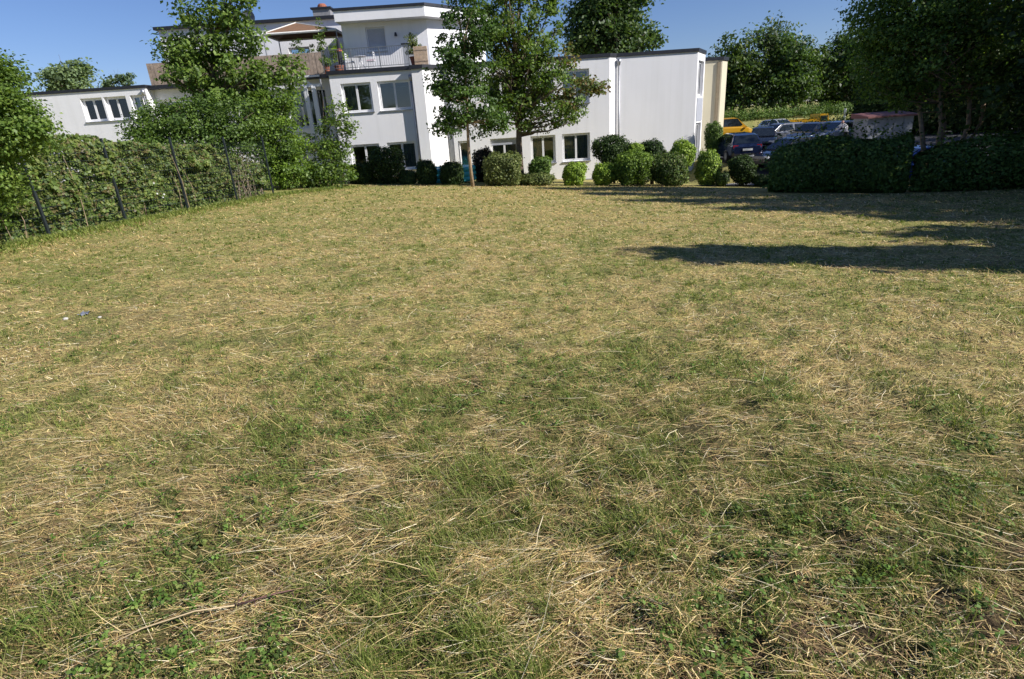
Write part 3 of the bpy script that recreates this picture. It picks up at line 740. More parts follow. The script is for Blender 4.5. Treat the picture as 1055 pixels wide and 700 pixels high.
# ---- fence on the left with posts and wire mesh, overgrown
FP = [(-11.3, 8.6), (-11.22, 11.2), (-11.05, 13.9), (-10.7, 16.3), (-10.2, 18.72), (-9.65, 21.1), (-9.25, 23.5)]
def fence():
    T = thing('mesh_fence', (FP[3][0], FP[3][1], G(*FP[3])), 'dark metal mesh fence with posts along the left lawn edge, overgrown with ivy', 'fence')
    for (x, y) in FP:
        z = G(x, y); mb = MB(); mb.box((x + .1, y - .03, z - .1), (x + .15, y + .03, z + 2.18)); p = mb.build('post', POSTM, T)
        mb = MB(); mb.box((x + .095, y - .035, z + 2.18), (x + .155, y + .035, z + 2.2)); mb.build('cap', POSTM, p)
    for (a, b) in zip(FP[:-1], FP[1:]):
        A, B = Vector((a[0] + .09, a[1], G(*a))), Vector((b[0] + .09, b[1], G(*b))); mb = MB(); n = int((B - A).length / .1)
        for k in range(1, n): p = A.lerp(B, k / n); mb.tube([p + Vector((0, 0, .06)), p + Vector((0, 0, 2.03))], .0045, 3, False)
        for h in np.arange(.06, 2.05, .2):
            for s in (-.006, .006): mb.tube([A + Vector((s, 0, h)), B + Vector((s, 0, h))], .006, 3, False)
        mb.build('mesh_panel', POSTM, T)
fence()
def ivy_hedge():
    rng = cr(7); n = 66000
    y = rng.uniform(8.2, 23.9, n); xf = np.interp(y, [p[1] for p in FP], [p[0] for p in FP])
    hz = np.interp(y, [8, 12, 17, 20.5, 22, 23.9], [2.9, 2.4, 2.2, 1.85, 1.5, 1.0]) + .5 * (fbm(y * .9, y * 0 + 2, 5, 3) - .5)
    t = rng.random(n) ** .8; front = np.interp(y, [8, 19.3, 20.6, 24], [.06, -.03, -.08, -.2])
    bulge = .75 * (fbm(y * 1.5, t * 3.5, 15, 3) - .5) + .35 * (vnoise(y * 5, t * 10, 4) - .5)
    dp = np.where(rng.random(n) < .7, -rng.random(n) ** 2 * .2, -rng.random(n) * 1.0)
    x = xf + front * (1 - .5 * t) + bulge + dp
    # thin near the bare panel by the far end
    keep = rng.random(n) < np.where((y > 20.8) & (t > .45), .45, np.where((y > 21.6) & (y < 23.3), .5, 1))
    z = gz(x, y) + t * hz; P = np.stack([x, y, z], -1)[keep]; m = len(P)
    N = np.stack([np.full(m, .8), np.full(m, -.45), np.full(m, .55)], -1) + rng.standard_normal((m, 3)) * .6
    cid = (fbm(P[:, 1] * 1.8, P[:, 2] * 1.8, 3, 3) * 60).astype(int)
    base = (-10.9, 16, G(-10.9, 16)); T = thing('ivy_hedge', base, 'bramble and ivy hedge smothering the mesh fence on the left', 'hedge')
    link('foliage', leaf_mesh('foliage', rng, P, N, cid, .095, [(.045, .075, .018), (.08, .125, .028), (.12, .17, .038), (.16, .19, .05), (.07, .11, .03), (.13, .11, .045)], base, aspect=.8), LEAF, T)
    mb = MB()
    for k in range(14):
        yy = rng.uniform(8.3, 20.5); xx = float(np.interp(yy, [p[1] for p in FP], [p[0] for p in FP])) + rng.uniform(-.35, .14); z0 = G(xx, yy)
        h = rng.uniform(.7, 2.1); q = rng.normal(0, .3, 2)
        mb.tube([(xx, yy, z0), (xx + .1, yy + q[0] * .5, z0 + h * .5), (xx + .05 + .1 * q[1], yy + q[0], z0 + h)], [.011, .009, .004], 4, False)
    tag(mb.build('stems', mat('dry_stem', (.32, .24, .15), .9, var=.3), T), kind='stuff')
    # white flower clusters on the near end
    Pf = []
    for (yy, tt, k) in ((9.9, .78, 26), (10.4, .66, 22), (10.7, .55, 18), (10.1, .5, 14), (13.6, .8, 5), (17.5, .3, 4)):
        xx = float(np.interp(yy, [p[1] for p in FP], [p[0] for p in FP])) + .36
        Pf.append(np.array([xx, yy, G(xx, yy) + tt * 2.3]) + rng.normal(0, 1, (k, 3)) * np.array([.06, .16, .12]))
    Pf = np.concatenate(Pf); V, F = quad_leaves(Pf - np.array(base), np.array([[.8, -.5, .5]]) + rng.normal(0, .3, (len(Pf), 3)), .06, rng, .95)
    link('flowers', mesh_np('flowers', V, F, np.full((len(V), 3), .72)), LEAF, T)
ivy_hedge()
def verge():
    """longer grass and white clover along the fence foot"""
    rng = cr(77); n = 16000; y = rng.uniform(8, 27.5, n); xf = np.interp(y, [8, 13, 23.5, 27.5], [-11.0, -10.9, -9.1, -7.2])
    x = xf + rng.exponential(.28, n) - .1
    L = rng.uniform(.05, .17, n); g = np.zeros(n)
    global rg
    strips_c = np.array(GREENC)[rng.integers(0, 4, n)] * rng.uniform(.8, 1.3, (n, 1))
    o = strips(x, y, np.hypot(x, y), rng.random(n) * 6.28, L, rng.uniform(.012, .022, n), g, rng.uniform(.6, 1.4, n), rng.normal(0, .2, n), strips_c, 'verge_grass', GRASSM, ydroop=.2)
    tag(o, 'longer green grass along the foot of the overgrown fence', 'grass', kind='stuff')
verge()

# ---- trees and shrubs on the left
def blob(x, y, Y, rx_px, rz_px, n, ry=None):
    c = at(x, y, Y); k = Y / FPX * 1.06; return ((c.x, Y, c.z), (rx_px * k, ry or rx_px * k * .8, rz_px * k), n)
def gbase(x, Y): xx = px_x(x, 190, Y); return (xx, Y, G(xx, Y))
tree('leafy_tree', (-12.9, 11.6, G(-12.9, 11.6)), 'bushy bright green tree cut by the left photo edge behind the fence',
     [blob(-4, 122, 11.8, 42, 38, 90), blob(-24, 84, 11.8, 34, 30, 55), blob(22, 138, 11.6, 22, 26, 40), blob(-14, 186, 11.6, 36, 32, 60), blob(8, 76, 11.9, 13, 10, 14)], 21, size=.075, sigma=.16, nleaf=100, palette=[(.06, .10, .02), (.10, .16, .03), (.15, .21, .04)], trunk_r=.09)
tree('maple_tree', gbase(226, 27.5), 'tall maple with ragged crown before the terrace on the left',
     [blob(238, 82, 27.5, 36, 30, 47), blob(200, 78, 27.5, 30, 26, 27), blob(275, 88, 27.5, 26, 18, 20), blob(236, 28, 27.5, 22, 30, 24), blob(184, 48, 27.5, 18, 12, 10),
      blob(196, 16, 27.5, 9, 22, 9), blob(244, -20, 27.5, 16, 26, 16), blob(212, 46, 27.5, 20, 16, 14), blob(296, 72, 27.5, 14, 9, 8), blob(262, 45, 27.5, 14, 14, 9), blob(178, 66, 27.5, 12, 9, 6), blob(226, 0, 27.5, 12, 18, 8)], 22, size=.18, sigma=.28, nleaf=62, palette=P_MAPLE, trunk_r=.17, nlimb=40)
tree('broad_shrub', gbase(200, 25.8), 'broad dark shrub mass filling the space under the maple behind the fence',
     [blob(168, 130, 25.8, 28, 18, 60), blob(205, 124, 25.8, 32, 20, 70), blob(245, 135, 25.8, 32, 30, 90), blob(190, 155, 25.5, 60, 26, 110), blob(148, 142, 25.0, 18, 14, 30)], 23, size=.12, sigma=.28, nleaf=70, palette=P_MID, trunk_r=.1, cat='shrub', fork=.2, nlimb=20)
tree('round_shrub', gbase(290, 27.0), 'yellow-green shrub right of the maple hiding the pergola posts',
     [blob(280, 116, 27, 26, 20, 80), blob(275, 150, 26.5, 26, 26, 80), blob(300, 158, 26.5, 20, 24, 60), blob(285, 180, 26.2, 26, 14, 50)], 24, size=.11, sigma=.24, nleaf=75, palette=P_MID + P_BRIGHT[:2], trunk_r=.09, cat='shrub', fork=.2, nlimb=20)
tree('leafy_sapling', gbase(335, 27.4), 'loose leafy sapling against the left corner of the white front wing',
     [blob(343, 138, 27.4, 16, 30, 34), blob(330, 160, 27.4, 20, 26, 50), blob(342, 180, 27.0, 20, 16, 44), blob(352, 118, 27.4, 7, 20, 10), blob(360, 132, 27.4, 8, 8, 7), blob(320, 185, 27.0, 18, 12, 30)], 25, size=.13, sigma=.2, nleaf=42, palette=P_MAPLE, trunk_r=.05, cat='shrub', nlimb=30)
tree('distant_tree', (px_x(72, 100, 52), 52, G(-40, 52)), 'pale tree top rising over the far left roof', [blob(72, 82, 52, 19, 16, 70), blob(84, 76, 52, 8, 14, 20), blob(58, 88, 52, 12, 10, 26)], 26, size=.28, sigma=.4, nleaf=36, palette=[(.12, .17, .08), (.16, .21, .09), (.1, .14, .07)], trunk_r=.2)
tree('distant_tree', (px_x(120, 100, 50), 50, G(-36, 50)), 'small tree tip just showing over the far left roof beside the planks', [blob(127, 83, 50, 6, 5, 12), blob(112, 87, 50, 7, 5, 10)], 27, size=.25, sigma=.3, nleaf=30, palette=[(.06, .1, .05), (.09, .13, .06)], trunk_r=.12)
# dead pale stems tangled in the last fence panel
tg = MB(); rt_ = cr(31)
for k in range(45):
    y0 = rt_.uniform(21.6, 23.2); x0 = float(np.interp(y0, [p[1] for p in FP], [p[0] for p in FP])) - rt_.uniform(.02, .3); z0 = G(x0, y0)
    tg.tube([(x0, y0, z0), (x0 + rt_.normal(0, .08), y0 + rt_.normal(0, .15), z0 + .6), (x0 + rt_.normal(0, .12), y0 + rt_.normal(0, .3), z0 + rt_.uniform(.9, 1.7))], [.008, .007, .003], 4, False)
o = tg.build('dead_stems', mat('dead_stem', (.34, .27, .2), .9, var=.3), None); tag(o, 'tangle of pale dead stems behind the last fence panel', 'dead stems', kind='stuff')

# ---- the two trees in the middle
tree('young_tree', gbase(487, 27.6), 'slim tree with pale trunk and dark green crown before the sunlit wall',
     [blob(478, 95, 27.6, 28.3, 26, 74), blob(462, 128, 27.6, 20, 11, 24), blob(500, 122, 27.6, 22, 18, 40), blob(470, 55, 27.6, 24, 22, 40), blob(452, 85, 27.6, 12, 16, 12), blob(487, 25, 27.6, 22, 24, 33), blob(463, 18, 27.6, 12, 14, 10), blob(480, -12, 27.6, 16, 16, 20)],
     32, size=.15, sigma=.2, nleaf=50, palette=[(.035, .07, .018), (.055, .10, .024), (.08, .135, .03)], trunk_r=.07, bark=BARKL, fork=.55, nlimb=40)
rl = [blob(528, 78, 29.4, 40, 34, 88), blob(572, 112, 29.4, 34, 16, 40), blob(540, 30, 29.4, 38, 32, 64), blob(512, -10, 29.4, 36, 24, 51), blob(560, 75, 29.4, 30, 26, 51), blob(520, 112, 29.4, 28, 16, 28), blob(500, 40, 29.4, 24, 26, 31), blob(570, 4, 29.4, 16, 18, 18), blob(550, 128, 29.4, 18, 7, 10)]
rx = [blob(600, 88, 29.4, 18, 8, 12), blob(616, 93, 29.4, 11, 3.5, 7), blob(580, 62, 29.4, 12, 10, 10), blob(585, 102, 29.4, 18, 10, 14)]
tree('forked_tree', gbase(537, 29.4), 'large forked tree with loose green crown, reddish on its right side, before the white wing', rl, 33, size=.16, sigma=.22, nleaf=50, palette=[(.08, .115, .026), (.12, .15, .032)] + P_MAPLE, trunk_r=.17, fork=.34, nlimb=90, extra=(rx, P_RED))

# ---- trees behind
tree('walnut_tree', (px_x(632, 60, 52), 52, G(5, 52)), 'dark spreading tree rising behind the flat roof of the white wing',
     [blob(625, 25, 52, 34, 26, 130), blob(640, -5, 52, 32, 24, 100), blob(600, 40, 52, 18, 16, 40), blob(652, 38, 52, 20, 14, 44), blob(672, 40, 52, 9, 4, 10), blob(608, 8, 52, 22, 14, 44), blob(627, 50, 52, 40, 8, 60)], 41, size=.3, sigma=.5, nleaf=46, palette=[(.035, .065, .018), (.055, .095, .025), (.09, .13, .035)], trunk_r=.28, nlimb=40)
FW = [  # (photo x, top y, half width, Y)
 (742, 62, 20, 78), (765, 38, 24, 76), (790, 26, 26, 78), (818, 44, 24, 75), (845, 50, 22, 77), (868, 36, 24, 79), (893, 42, 24, 76), (920, 30, 28, 80), (952, 26, 30, 78), (985, 22, 30, 80), (1020, 18, 34, 78), (1052, 14, 34, 80), (755, 60, 18, 84), (806, 36, 22, 86), (880, 52, 20, 86)]
FL = ['half hidden by cream house', 'second from cream house', 'the tallest', 'right of the tallest', 'above yellow flatbed', 'beside the sky gap', 'above white post', 'above the shed', 'behind forked dark tree',
      'behind right stems', 'in dark right corner', 'cut by right photo edge', 'rear row behind cream house', 'rear row behind the tallest', 'rear row above silver car']
for i, (x, yt, hw, Y) in enumerate(FW):
    rng = cr(300 + i); hgt = (118 - yt) - 6; lob = []
    for k in range(6):
        f = k / 5; lob.append(blob(x + rng.uniform(-.35, .35) * hw, yt + 9 + f * (hgt - 20), Y, hw * (.45 + .5 * math.sin(min(1, f + .25) * 2.2)), 13, 26))
    xx = px_x(x, 112, Y)
    tree('wood_tree', (xx, Y, G(xx, Y)), 'broadleaf tree of the dark wood beyond the car park, ' + FL[i], lob, 320 + i, size=.4, sigma=.62, nleaf=34, palette=[[(.03, .06, .018), (.05, .09, .024), (.08, .125, .03)], [(.035, .06, .016), (.055, .095, .024), (.09, .125, .03)], [(.04, .065, .03), (.06, .09, .042), (.09, .12, .055)]][i % 3], trunk_r=.25, group='trees of the wood beyond the car park', nlimb=10)

# ---- the dark right side: hedge, forked tree, shading trees
def hedge_row(name, pts, h, w, label, seed, n, palette, size=.09, cat='hedge', stems=0):
    rng = cr(seed); pts = np.array(pts, float); sg = np.linalg.norm(np.diff(pts, axis=0), axis=1); cum = np.concatenate([[0], np.cumsum(sg)])
    s = rng.random(n) * cum[-1]; cx = np.interp(s, cum, pts[:, 0]); cy = np.interp(s, cum, pts[:, 1])
    i = np.clip(np.searchsorted(cum, s) - 1, 0, len(sg) - 1); d = (pts[1:] - pts[:-1])[i] / sg[i][:, None]; nx, ny = d[:, 1], -d[:, 0]
    a = rng.random(n) * 2 * math.pi; sq = 2.5; ca, sa = np.cos(a), np.sin(a); q = (np.abs(ca) ** sq + np.abs(sa) ** sq) ** (-1 / sq)
    rr = np.where(rng.random(n) < .7, 1 - rng.random(n) ** 2 * .2, rng.random(n) ** .5) * (1 + .3 * (fbm(s * .9, a * 1.5, seed % 40, 3) - .5))
    n0 = n
    endf = np.clip(1 - np.abs(s / cum[-1] * 2 - 1) ** 10, 0, 1) ** .5 * (.85 + .3 * fbm(s * 1.7, s * 0 + 3, seed % 20, 2))
    u = ca * q * rr * w * endf; v = (.82 + .18 * endf) * (sa * q * rr * .5 + .5) * (h + 1.3 * (fbm(s * .75, s * 0, seed % 30, 3) - .5)) + (rng.random(n) < .05) * rng.random(n) * .14
    P = np.stack([cx + nx * u, cy + ny * u, gz(cx, cy) + v], -1); N = np.stack([nx * ca, ny * ca, sa + .4], -1) + rng.standard_normal((n, 3)) * .6
    ks = rng.integers(0, n0, int(cum[-1] * 26)); kk = np.repeat(ks, 26); jit = np.clip(rng.standard_normal((len(kk), 3)), -1.6, 1.6) * size * np.array([1.5, 1.5, 2.6])
    up_ = np.repeat(rng.random(len(ks)) ** 2 * .2 * min(h, 2) * .5, 26)[:, None] * np.array([0, 0, 1.0])
    P = np.concatenate([P, P[kk] + jit + up_ + N[kk] * .06]); N = np.concatenate([N, N[kk] + rng.standard_normal((len(kk), 3)) * .5]); s = np.concatenate([s, s[kk]]); v = np.concatenate([v, v[kk]])
    k_ = P[:, 2] > gz(P[:, 0], P[:, 1]) + .02; P, N, s, v = P[k_], N[k_], s[k_], v[k_]
    b = (float(pts[:, 0].mean()), float(pts[:, 1].mean()), G(pts[:, 0].mean(), pts[:, 1].mean())); T = thing(name, b, label, cat)
    cid = (fbm(s * 1.5, v * 1.5, 6, 2) * 50).astype(int)
    link('foliage', leaf_mesh('foliage', rng, P, N, cid, size, palette, b), LEAFD, T)
    mb = MB()
    for k in range(int(cum[-1] * 2.2)):
        s0 = rng.random() * cum[-1]; x0, y0 = float(np.interp(s0, cum, pts[:, 0])), float(np.interp(s0, cum, pts[:, 1])); z0 = G(x0, y0)
        mb.tube([(x0, y0, z0 - .05), (x0 + rng.normal(0, .1), y0 + rng.normal(0, .1), z0 + h * .5), (x0 + rng.normal(0, .25), y0 + rng.normal(0, .2), z0 + h * .9)], [.03, .022, .008], 5, False)
    tag(mb.build('stems', TWIG, T), kind='stuff'); return T
hedge_row('tall_hedge', [at(792, 190, 22.5)[:2], at(934, 190, 20.3)[:2]], 1.76, .9, 'dark overgrown hedge between the lawn and the parked cars', 51, 22000, P_MID, size=.12)
hedge_row('tall_hedge', [at(938, 190, 20.5)[:2], (22, 16)], 1.75, 1.0, 'black-green hedge running out of the right photo edge under the trees', 52, 22000, P_MID, size=.12)
hedge_row('low_hedge', [(22.2, 51.8), (28, 52), (40, 52), (60, 52)], .95, .7, 'low clipped hedge between the car park and the road behind', 53, 17000, P_DARK, size=.16)
hedge_row('dark_thicket', [(27.5, 46.5), (33, 45), (40, 40), (46, 34)], 4.2, 1.6, 'dark thicket closing the car park behind the shed', 67, 16000, P_DARK, size=.26, cat='thicket')
hedge_row('weed_fringe', [(20, 70), (40, 70.5), (62, 71)], .35, 1.5, 'fringe of green weeds along the top of the dry bank below the wood', 54, 12000, P_MID, size=.18, cat='weeds')
tree('multi_stem_tree', gbase(962, 22.5), 'multi-stemmed dark tree standing in the hedge on the right, pale bark catching sun',
     [blob(960, 50, 22.5, 62, 36, 150), blob(915, 60, 22.5, 32, 36, 70), blob(945, 8, 22.5, 60, 34, 120), blob(1010, 70, 22.5, 46, 34, 90), blob(1005, 20, 22.5, 50, 40, 100), blob(905, 25, 22.5, 22, 24, 30), blob(985, -35, 22.5, 60, 34, 90), blob(930, 92, 22.5, 26, 14, 26)],
     55, size=.13, sigma=.32, nleaf=60, palette=[(.055, .095, .02), (.09, .15, .03), (.14, .21, .04)], trunk_r=.09, bark=BARKL, fork=.42, stems=[(-.9, 0), (.1, .2), (.8, -.1), (1.5, .2), (-.3, -.2)], nlimb=24)
def spire(name, x, y, h, r0, label, seed, size=.24, n=1.0, p=2.2):
    z0 = G(x, y); lob = []
    for k in range(7):
        f = k / 6; lob.append(((x, y, z0 + .9 + f * (h - 1.2)), (r0 * (1 - .85 * f ** p), r0 * (1 - .85 * f ** p), h * .11), int(n * (34 + 95 * (1 - f) ** 1.2))))
    tree(name, (x, y, z0), label, lob, seed, size=size * 1.2, sigma=.3, nleaf=36, palette=P_DARK, trunk_r=.18, fork=.1)
spire('spruce_tree', 20.0, 19.4, 13.0, 4.0, 'heavy dark evergreen filling the upper right photo corner', 56, p=4, size=.19, n=1.5)
spire('shade_tree', 21.0, 15.8, 12.4, 4.2, 'dark tree between the corner evergreen and the tall one past the photo edge', 65, p=3)
spire('shade_tree', 21.4, 12.4, 11.9, 4.4, 'tall dense dark tree just past the right photo edge beside the hedge', 57, p=3)
spire('shade_tree', 20.8, 9.6, 10.2, 3.8, 'middle one of the dark trees past the right photo edge', 61, p=3)
spire('shade_tree', 20.4, 7.4, 8.6, 3.2, 'rounded dark tree past the photo edge behind the short stout one', 66, p=3.5)
spire('shade_tree', 16.3, 5.7, 6.6, 2.4, 'short stout dark tree past the right photo edge nearest the lawn', 62, p=5)
spire('shade_tree', 12.9, 4.75, 7.35, 1.8, 'slender dark tree past the right photo edge whose tip shades the lawn', 58, n=1.0, p=.85)
for (x, y, h, r_, lab, sd) in ((28.5, 28.8, 13, 4.6, 'broad dark tree at the right photo edge shading the parked cars', 59), (37, 35, 14, 5, 'broad dark tree behind the shed past the right photo edge', 60), (36, 44, 13, 4.5, 'broad dark tree over the shed at the back of the car park', 63), (28, 22, 12, 4, 'broad dark tree past the right photo edge behind the evergreens', 64)):
    z0 = G(x, y)
    tree('shade_tree', (x, y, z0), lab, [((x, y, z0 + h * .35), (r_, r_, h * .24), 130), ((x, y, z0 + h * .62), (r_ * .95, r_ * .95, h * .22), 120), ((x - .5, y, z0 + h * .84), (r_ * .6, r_ * .6, h * .14), 60)], sd, size=.24, sigma=.5, nleaf=44, palette=P_DARK, trunk_r=.3, fork=.3)

# ------------------------------------------------------------------ vehicles
RUB = mat('rubber', (.02, .02, .02), .85); RIMM = mat('rim', (.4, .41, .43), .35, .8); CGL = mat('car_glass', (.015, .02, .025), .06, var=.3, spec=.8)
DARKP = mat('dark_plastic', (.02, .02, .022), .6); REDL = mat('red_lamp', (.4, .02, .02), .2, spec=.7); HEADL = mat('head_lamp', (.6, .62, .65), .12, spec=.8); PLATE = mat('number_plate', (.75, .75, .72), .4)
def paint(name, c): return mat('paint_' + name, c, .22, .3, var=.04, coat=.8)
PROF = {  # stations (x, half width, z low, z belt) ; roof stations (x, z, half width)
 'hatch': dict(L=4.2, body=[(-2.1, .72, .42, .80), (-2.02, .84, .28, .93), (-1.3, .89, .22, .96), (0, .9, .22, .93), (.95, .89, .22, .93), (1.65, .85, .25, .80), (2.02, .76, .3, .66), (2.1, .62, .4, .55)],
               roof=[(-1.98, .94, .8), (-1.62, 1.38, .64), (-1.2, 1.46, .62), (.05, 1.48, .61), (.35, 1.42, .62), (1.15, .93, .78)], wheels=(-1.28, 1.3)),
 'estate': dict(L=4.7, body=[(-2.35, .74, .42, .82), (-2.28, .86, .28, .95), (-1.4, .9, .22, .96), (0, .91, .22, .94), (1.1, .9, .22, .93), (1.85, .86, .25, .82), (2.27, .76, .3, .68), (2.35, .6, .4, .55)],
               roof=[(-2.25, .95, .8), (-1.95, 1.36, .66), (-1.5, 1.47, .63), (.1, 1.5, .62), (.42, 1.43, .62), (1.25, .93, .78)], wheels=(-1.4, 1.45)),
 'van': dict(L=4.9, body=[(-2.45, .86, .4, 1.0), (-2.4, .92, .28, 1.08), (-1.2, .94, .24, 1.1), (0, .94, .24, 1.08), (1.3, .93, .24, 1.05), (2.0, .9, .26, .98), (2.38, .82, .3, .8), (2.45, .7, .4, .62)],
               roof=[(-2.38, 1.09, .9), (-2.3, 1.82, .8), (-1.8, 1.9, .78), (.6, 1.9, .76), (.95, 1.82, .74), (1.85, 1.03, .84)], wheels=(-1.5, 1.55)),
}
def car(name, label, X, Y, rot, col, kind='hatch', cat='car', dz=0.04):
    p = PROF[kind]; z0 = G(X, Y) + dz; T = thing(name, (X, Y, z0), label, cat, 'vehicles in and behind the car park')
    T.rotation_euler.z = rot; O = Vector((X, Y, z0))
    def bd(mb, nm, m, par, sm=False): mb.V = [v + O for v in mb.V]; return mb.build(nm, m, par, sm)
    mb = MB(); V = []; F = []
    for (x, hw, zl, zb) in p['body']:
        r_ = [(hw * .88, zl), (hw * .99, zl + .12), (hw, (zl + zb) / 2), (hw * .97, zb - .1), (hw * .88, zb)]
        V += [(x, -a, b) for a, b in r_[::-1]][::-1] + [(x, a, b) for a, b in r_[::-1]]
    n = 10; S = len(p['body'])
    for i in range(S - 1):
        for k in range(n): F.append((i * n + k, i * n + (k + 1) % n, (i + 1) * n + (k + 1) % n, (i + 1) * n + k))
    F += [tuple(range(n))[::-1], tuple((S - 1) * n + k for k in range(n))]
    body = bd(mb.add(V, F), 'body', col, T)
    rf = p['roof']; belt = lambda x: np.interp(x, [b[0] for b in p['body']], [b[3] for b in p['body']]); bw = lambda x: np.interp(x, [b[0] for b in p['body']], [b[1] for b in p['body']])
    # cabin shell
    mb = MB(); V = []; F = []
    for (x, z, hw) in rf:
        zb = min(float(belt(x)) - .02, z - .01); wb = float(bw(x)) * .87
        V += [(x, -wb, zb), (x, -hw, z - .03), (x, -hw * .8, z), (x, hw * .8, z), (x, hw, z - .03), (x, wb, zb)]
    for i in range(len(rf) - 1):
        for k in range(5): F.append((i * 6 + k, i * 6 + k + 1, (i + 1) * 6 + k + 1, (i + 1) * 6 + k))
    F += [tuple(range(6))[::-1], tuple((len(rf) - 1) * 6 + k for k in range(6))]
    bd(mb.add(V, F), 'cabin', col, T)
    def pane(pts, nm):
        q = [Vector(v) for v in pts]; nrm = (q[1] - q[0]).cross(q[2] - q[0]).normalized(); c = sum(q, Vector()) / len(q)
        if nrm.dot(c - Vector((-.3, 0, .8))) < 0: nrm = -nrm
        q = [c + (v - c) * .9 + nrm * .012 for v in q]; mb = MB(); mb.add(q + [v - nrm * .02 for v in q], [(0, 1, 2, 3), (7, 6, 5, 4), (0, 4, 5, 1), (1, 5, 6, 2), (2, 6, 7, 3), (3, 7, 4, 0)]); bd(mb, nm, CGL, T)
    (xa, za, wa), (xb, zb, wb) = rf[-1], rf[-2]; pane([(xa, -wa, za), (xa, wa, za), (xb, wb * .95, zb), (xb, -wb * .95, zb)], 'windscreen')
    (xa, za, wa), (xb, zb, wb) = rf[0], rf[1]; pane([(xa, -wa, za), (xa, wa, za), (xb, wb * .95, zb), (xb, -wb * .95, zb)], 'rear_window')
    xr0, xr1 = rf[1][0] + .12, rf[-2][0]; zt = rf[2][1] - .07; mid = (xr0 + xr1) / 2 + .1
    for s in (-1, 1):
        for (a, b, at_, bt_) in ((rf[0][0] + .35, mid - .04, xr0, mid - .04), (mid + .04, rf[-1][0] - .16, mid + .04, xr1)):
            if kind == 'van' and b < mid: continue
            h = lambda x, top: (x, s * (rf[3][2] + .02 if top else float(bw(x)) * .875), zt if top else float(belt(x)) + .03)
            pane([h(a, 0), h(b, 0), h(bt_, 1), h(at_, 1)], 'side_window')
        for wx in p['wheels']:
            ww = float(bw(wx)); mb = MB(); mb.tube([(wx, s * (ww - .2), .31), (wx, s * (ww + .012), .31)], .31, 16); ty = bd(mb, 'wheel', RUB, T)
            mb = MB(); mb.tube([(wx, s * (ww + .0), .31), (wx, s * (ww + .022), .31)], .2, 12); bd(mb, 'rim', RIMM, ty)
        e = p['body'][1]; mb = MB(); mb.box((e[0] - .05, s * .62 - .13, .74), (e[0] + .12, s * .62 + .13, .9)); bd(mb, 'tail_light', REDL, T)
        e = p['body'][-2]; mb = MB(); mb.box((e[0] - .28, s * .58 - .16, .56), (e[0] + .035, s * .58 + .16, .68)); bd(mb, 'headlight', HEADL, T)
        mb = MB(); mb.box((rf[-1][0] - .28, s * (bw(rf[-1][0]) + .1) - .1, .95), (rf[-1][0] - .12, s * (bw(rf[-1][0]) + .1) + .1, 1.08)); bd(mb, 'mirror', col, T)
    L = p['L'] / 2
    mb = MB(); mb.box((-L - .03, -.7, .3), (-L + .1, .7, .46)); bd(mb, 'rear_bumper', DARKP, T)
    mb = MB(); mb.box((L - .1, -.6, .28), (L + .03, .6, .42)); bd(mb, 'front_bumper', DARKP, T)
    mb = MB(); mb.box((-L - .035, -.26, .6), (-L - .005, .26, .71)); bd(mb, 'number_plate', PLATE, T)
    return T
def pcar(name, label, px, py, Y, rot, col, kind='hatch', **k):
    return car(name, label, px_x(px, py, Y), Y, R(rot), col, kind, **k)
NAVY = paint('navy', (.015, .025, .07)); BLACKP = paint('black', (.012, .013, .016)); GREYP = paint('grey', (.12, .13, .15)); SILV = paint('silver', (.42, .44, .47)); YEL = paint('yellow', (.66, .35, .02)); WHT = paint('white', (.75, .76, .78)); BLUE = paint('blue', (.03, .08, .35))
pcar('parked_car', 'dark navy hatchback seen from behind beside the cream house', 758, 145, 34.2, 86, NAVY)
pcar('parked_car', 'black car parked nose-on just right of the navy hatchback', 786, 140, 40, -115, BLACKP)
pcar('parked_car', 'dark estate car parked behind the black car near the low hedge', 803, 138, 44.5, 200, GREYP, 'estate')
pcar('parked_car', 'dark grey car mostly hidden by the hedge, only its bonnet and headlight showing', 816, 148, 31.5, 195, BLACKP)
pcar('parked_car', 'blue-grey car facing left in the middle of the car park', 838, 136, 42, 205, GREYP)
pcar('parked_car', 'silver car right of the blue-grey car behind the hedge', 866, 134, 41, 190, SILV, 'estate')
pcar('parked_car', 'dark blue car close behind the hedge left of the shed', 893, 146, 27.5, 215, NAVY, 'estate')
pcar('parked_car', 'bright blue car with red lights behind the hedge under the forked tree', 952, 148, 24.5, 170, BLUE)
pcar('yellow_van', 'yellow delivery van past the edge of the cream house', 746, 128, 56.5, 4, YEL, 'van', cat='van')
pcar('distant_car', 'white car on the road in front of the dry bank', 803, 122, 57, -75, WHT)
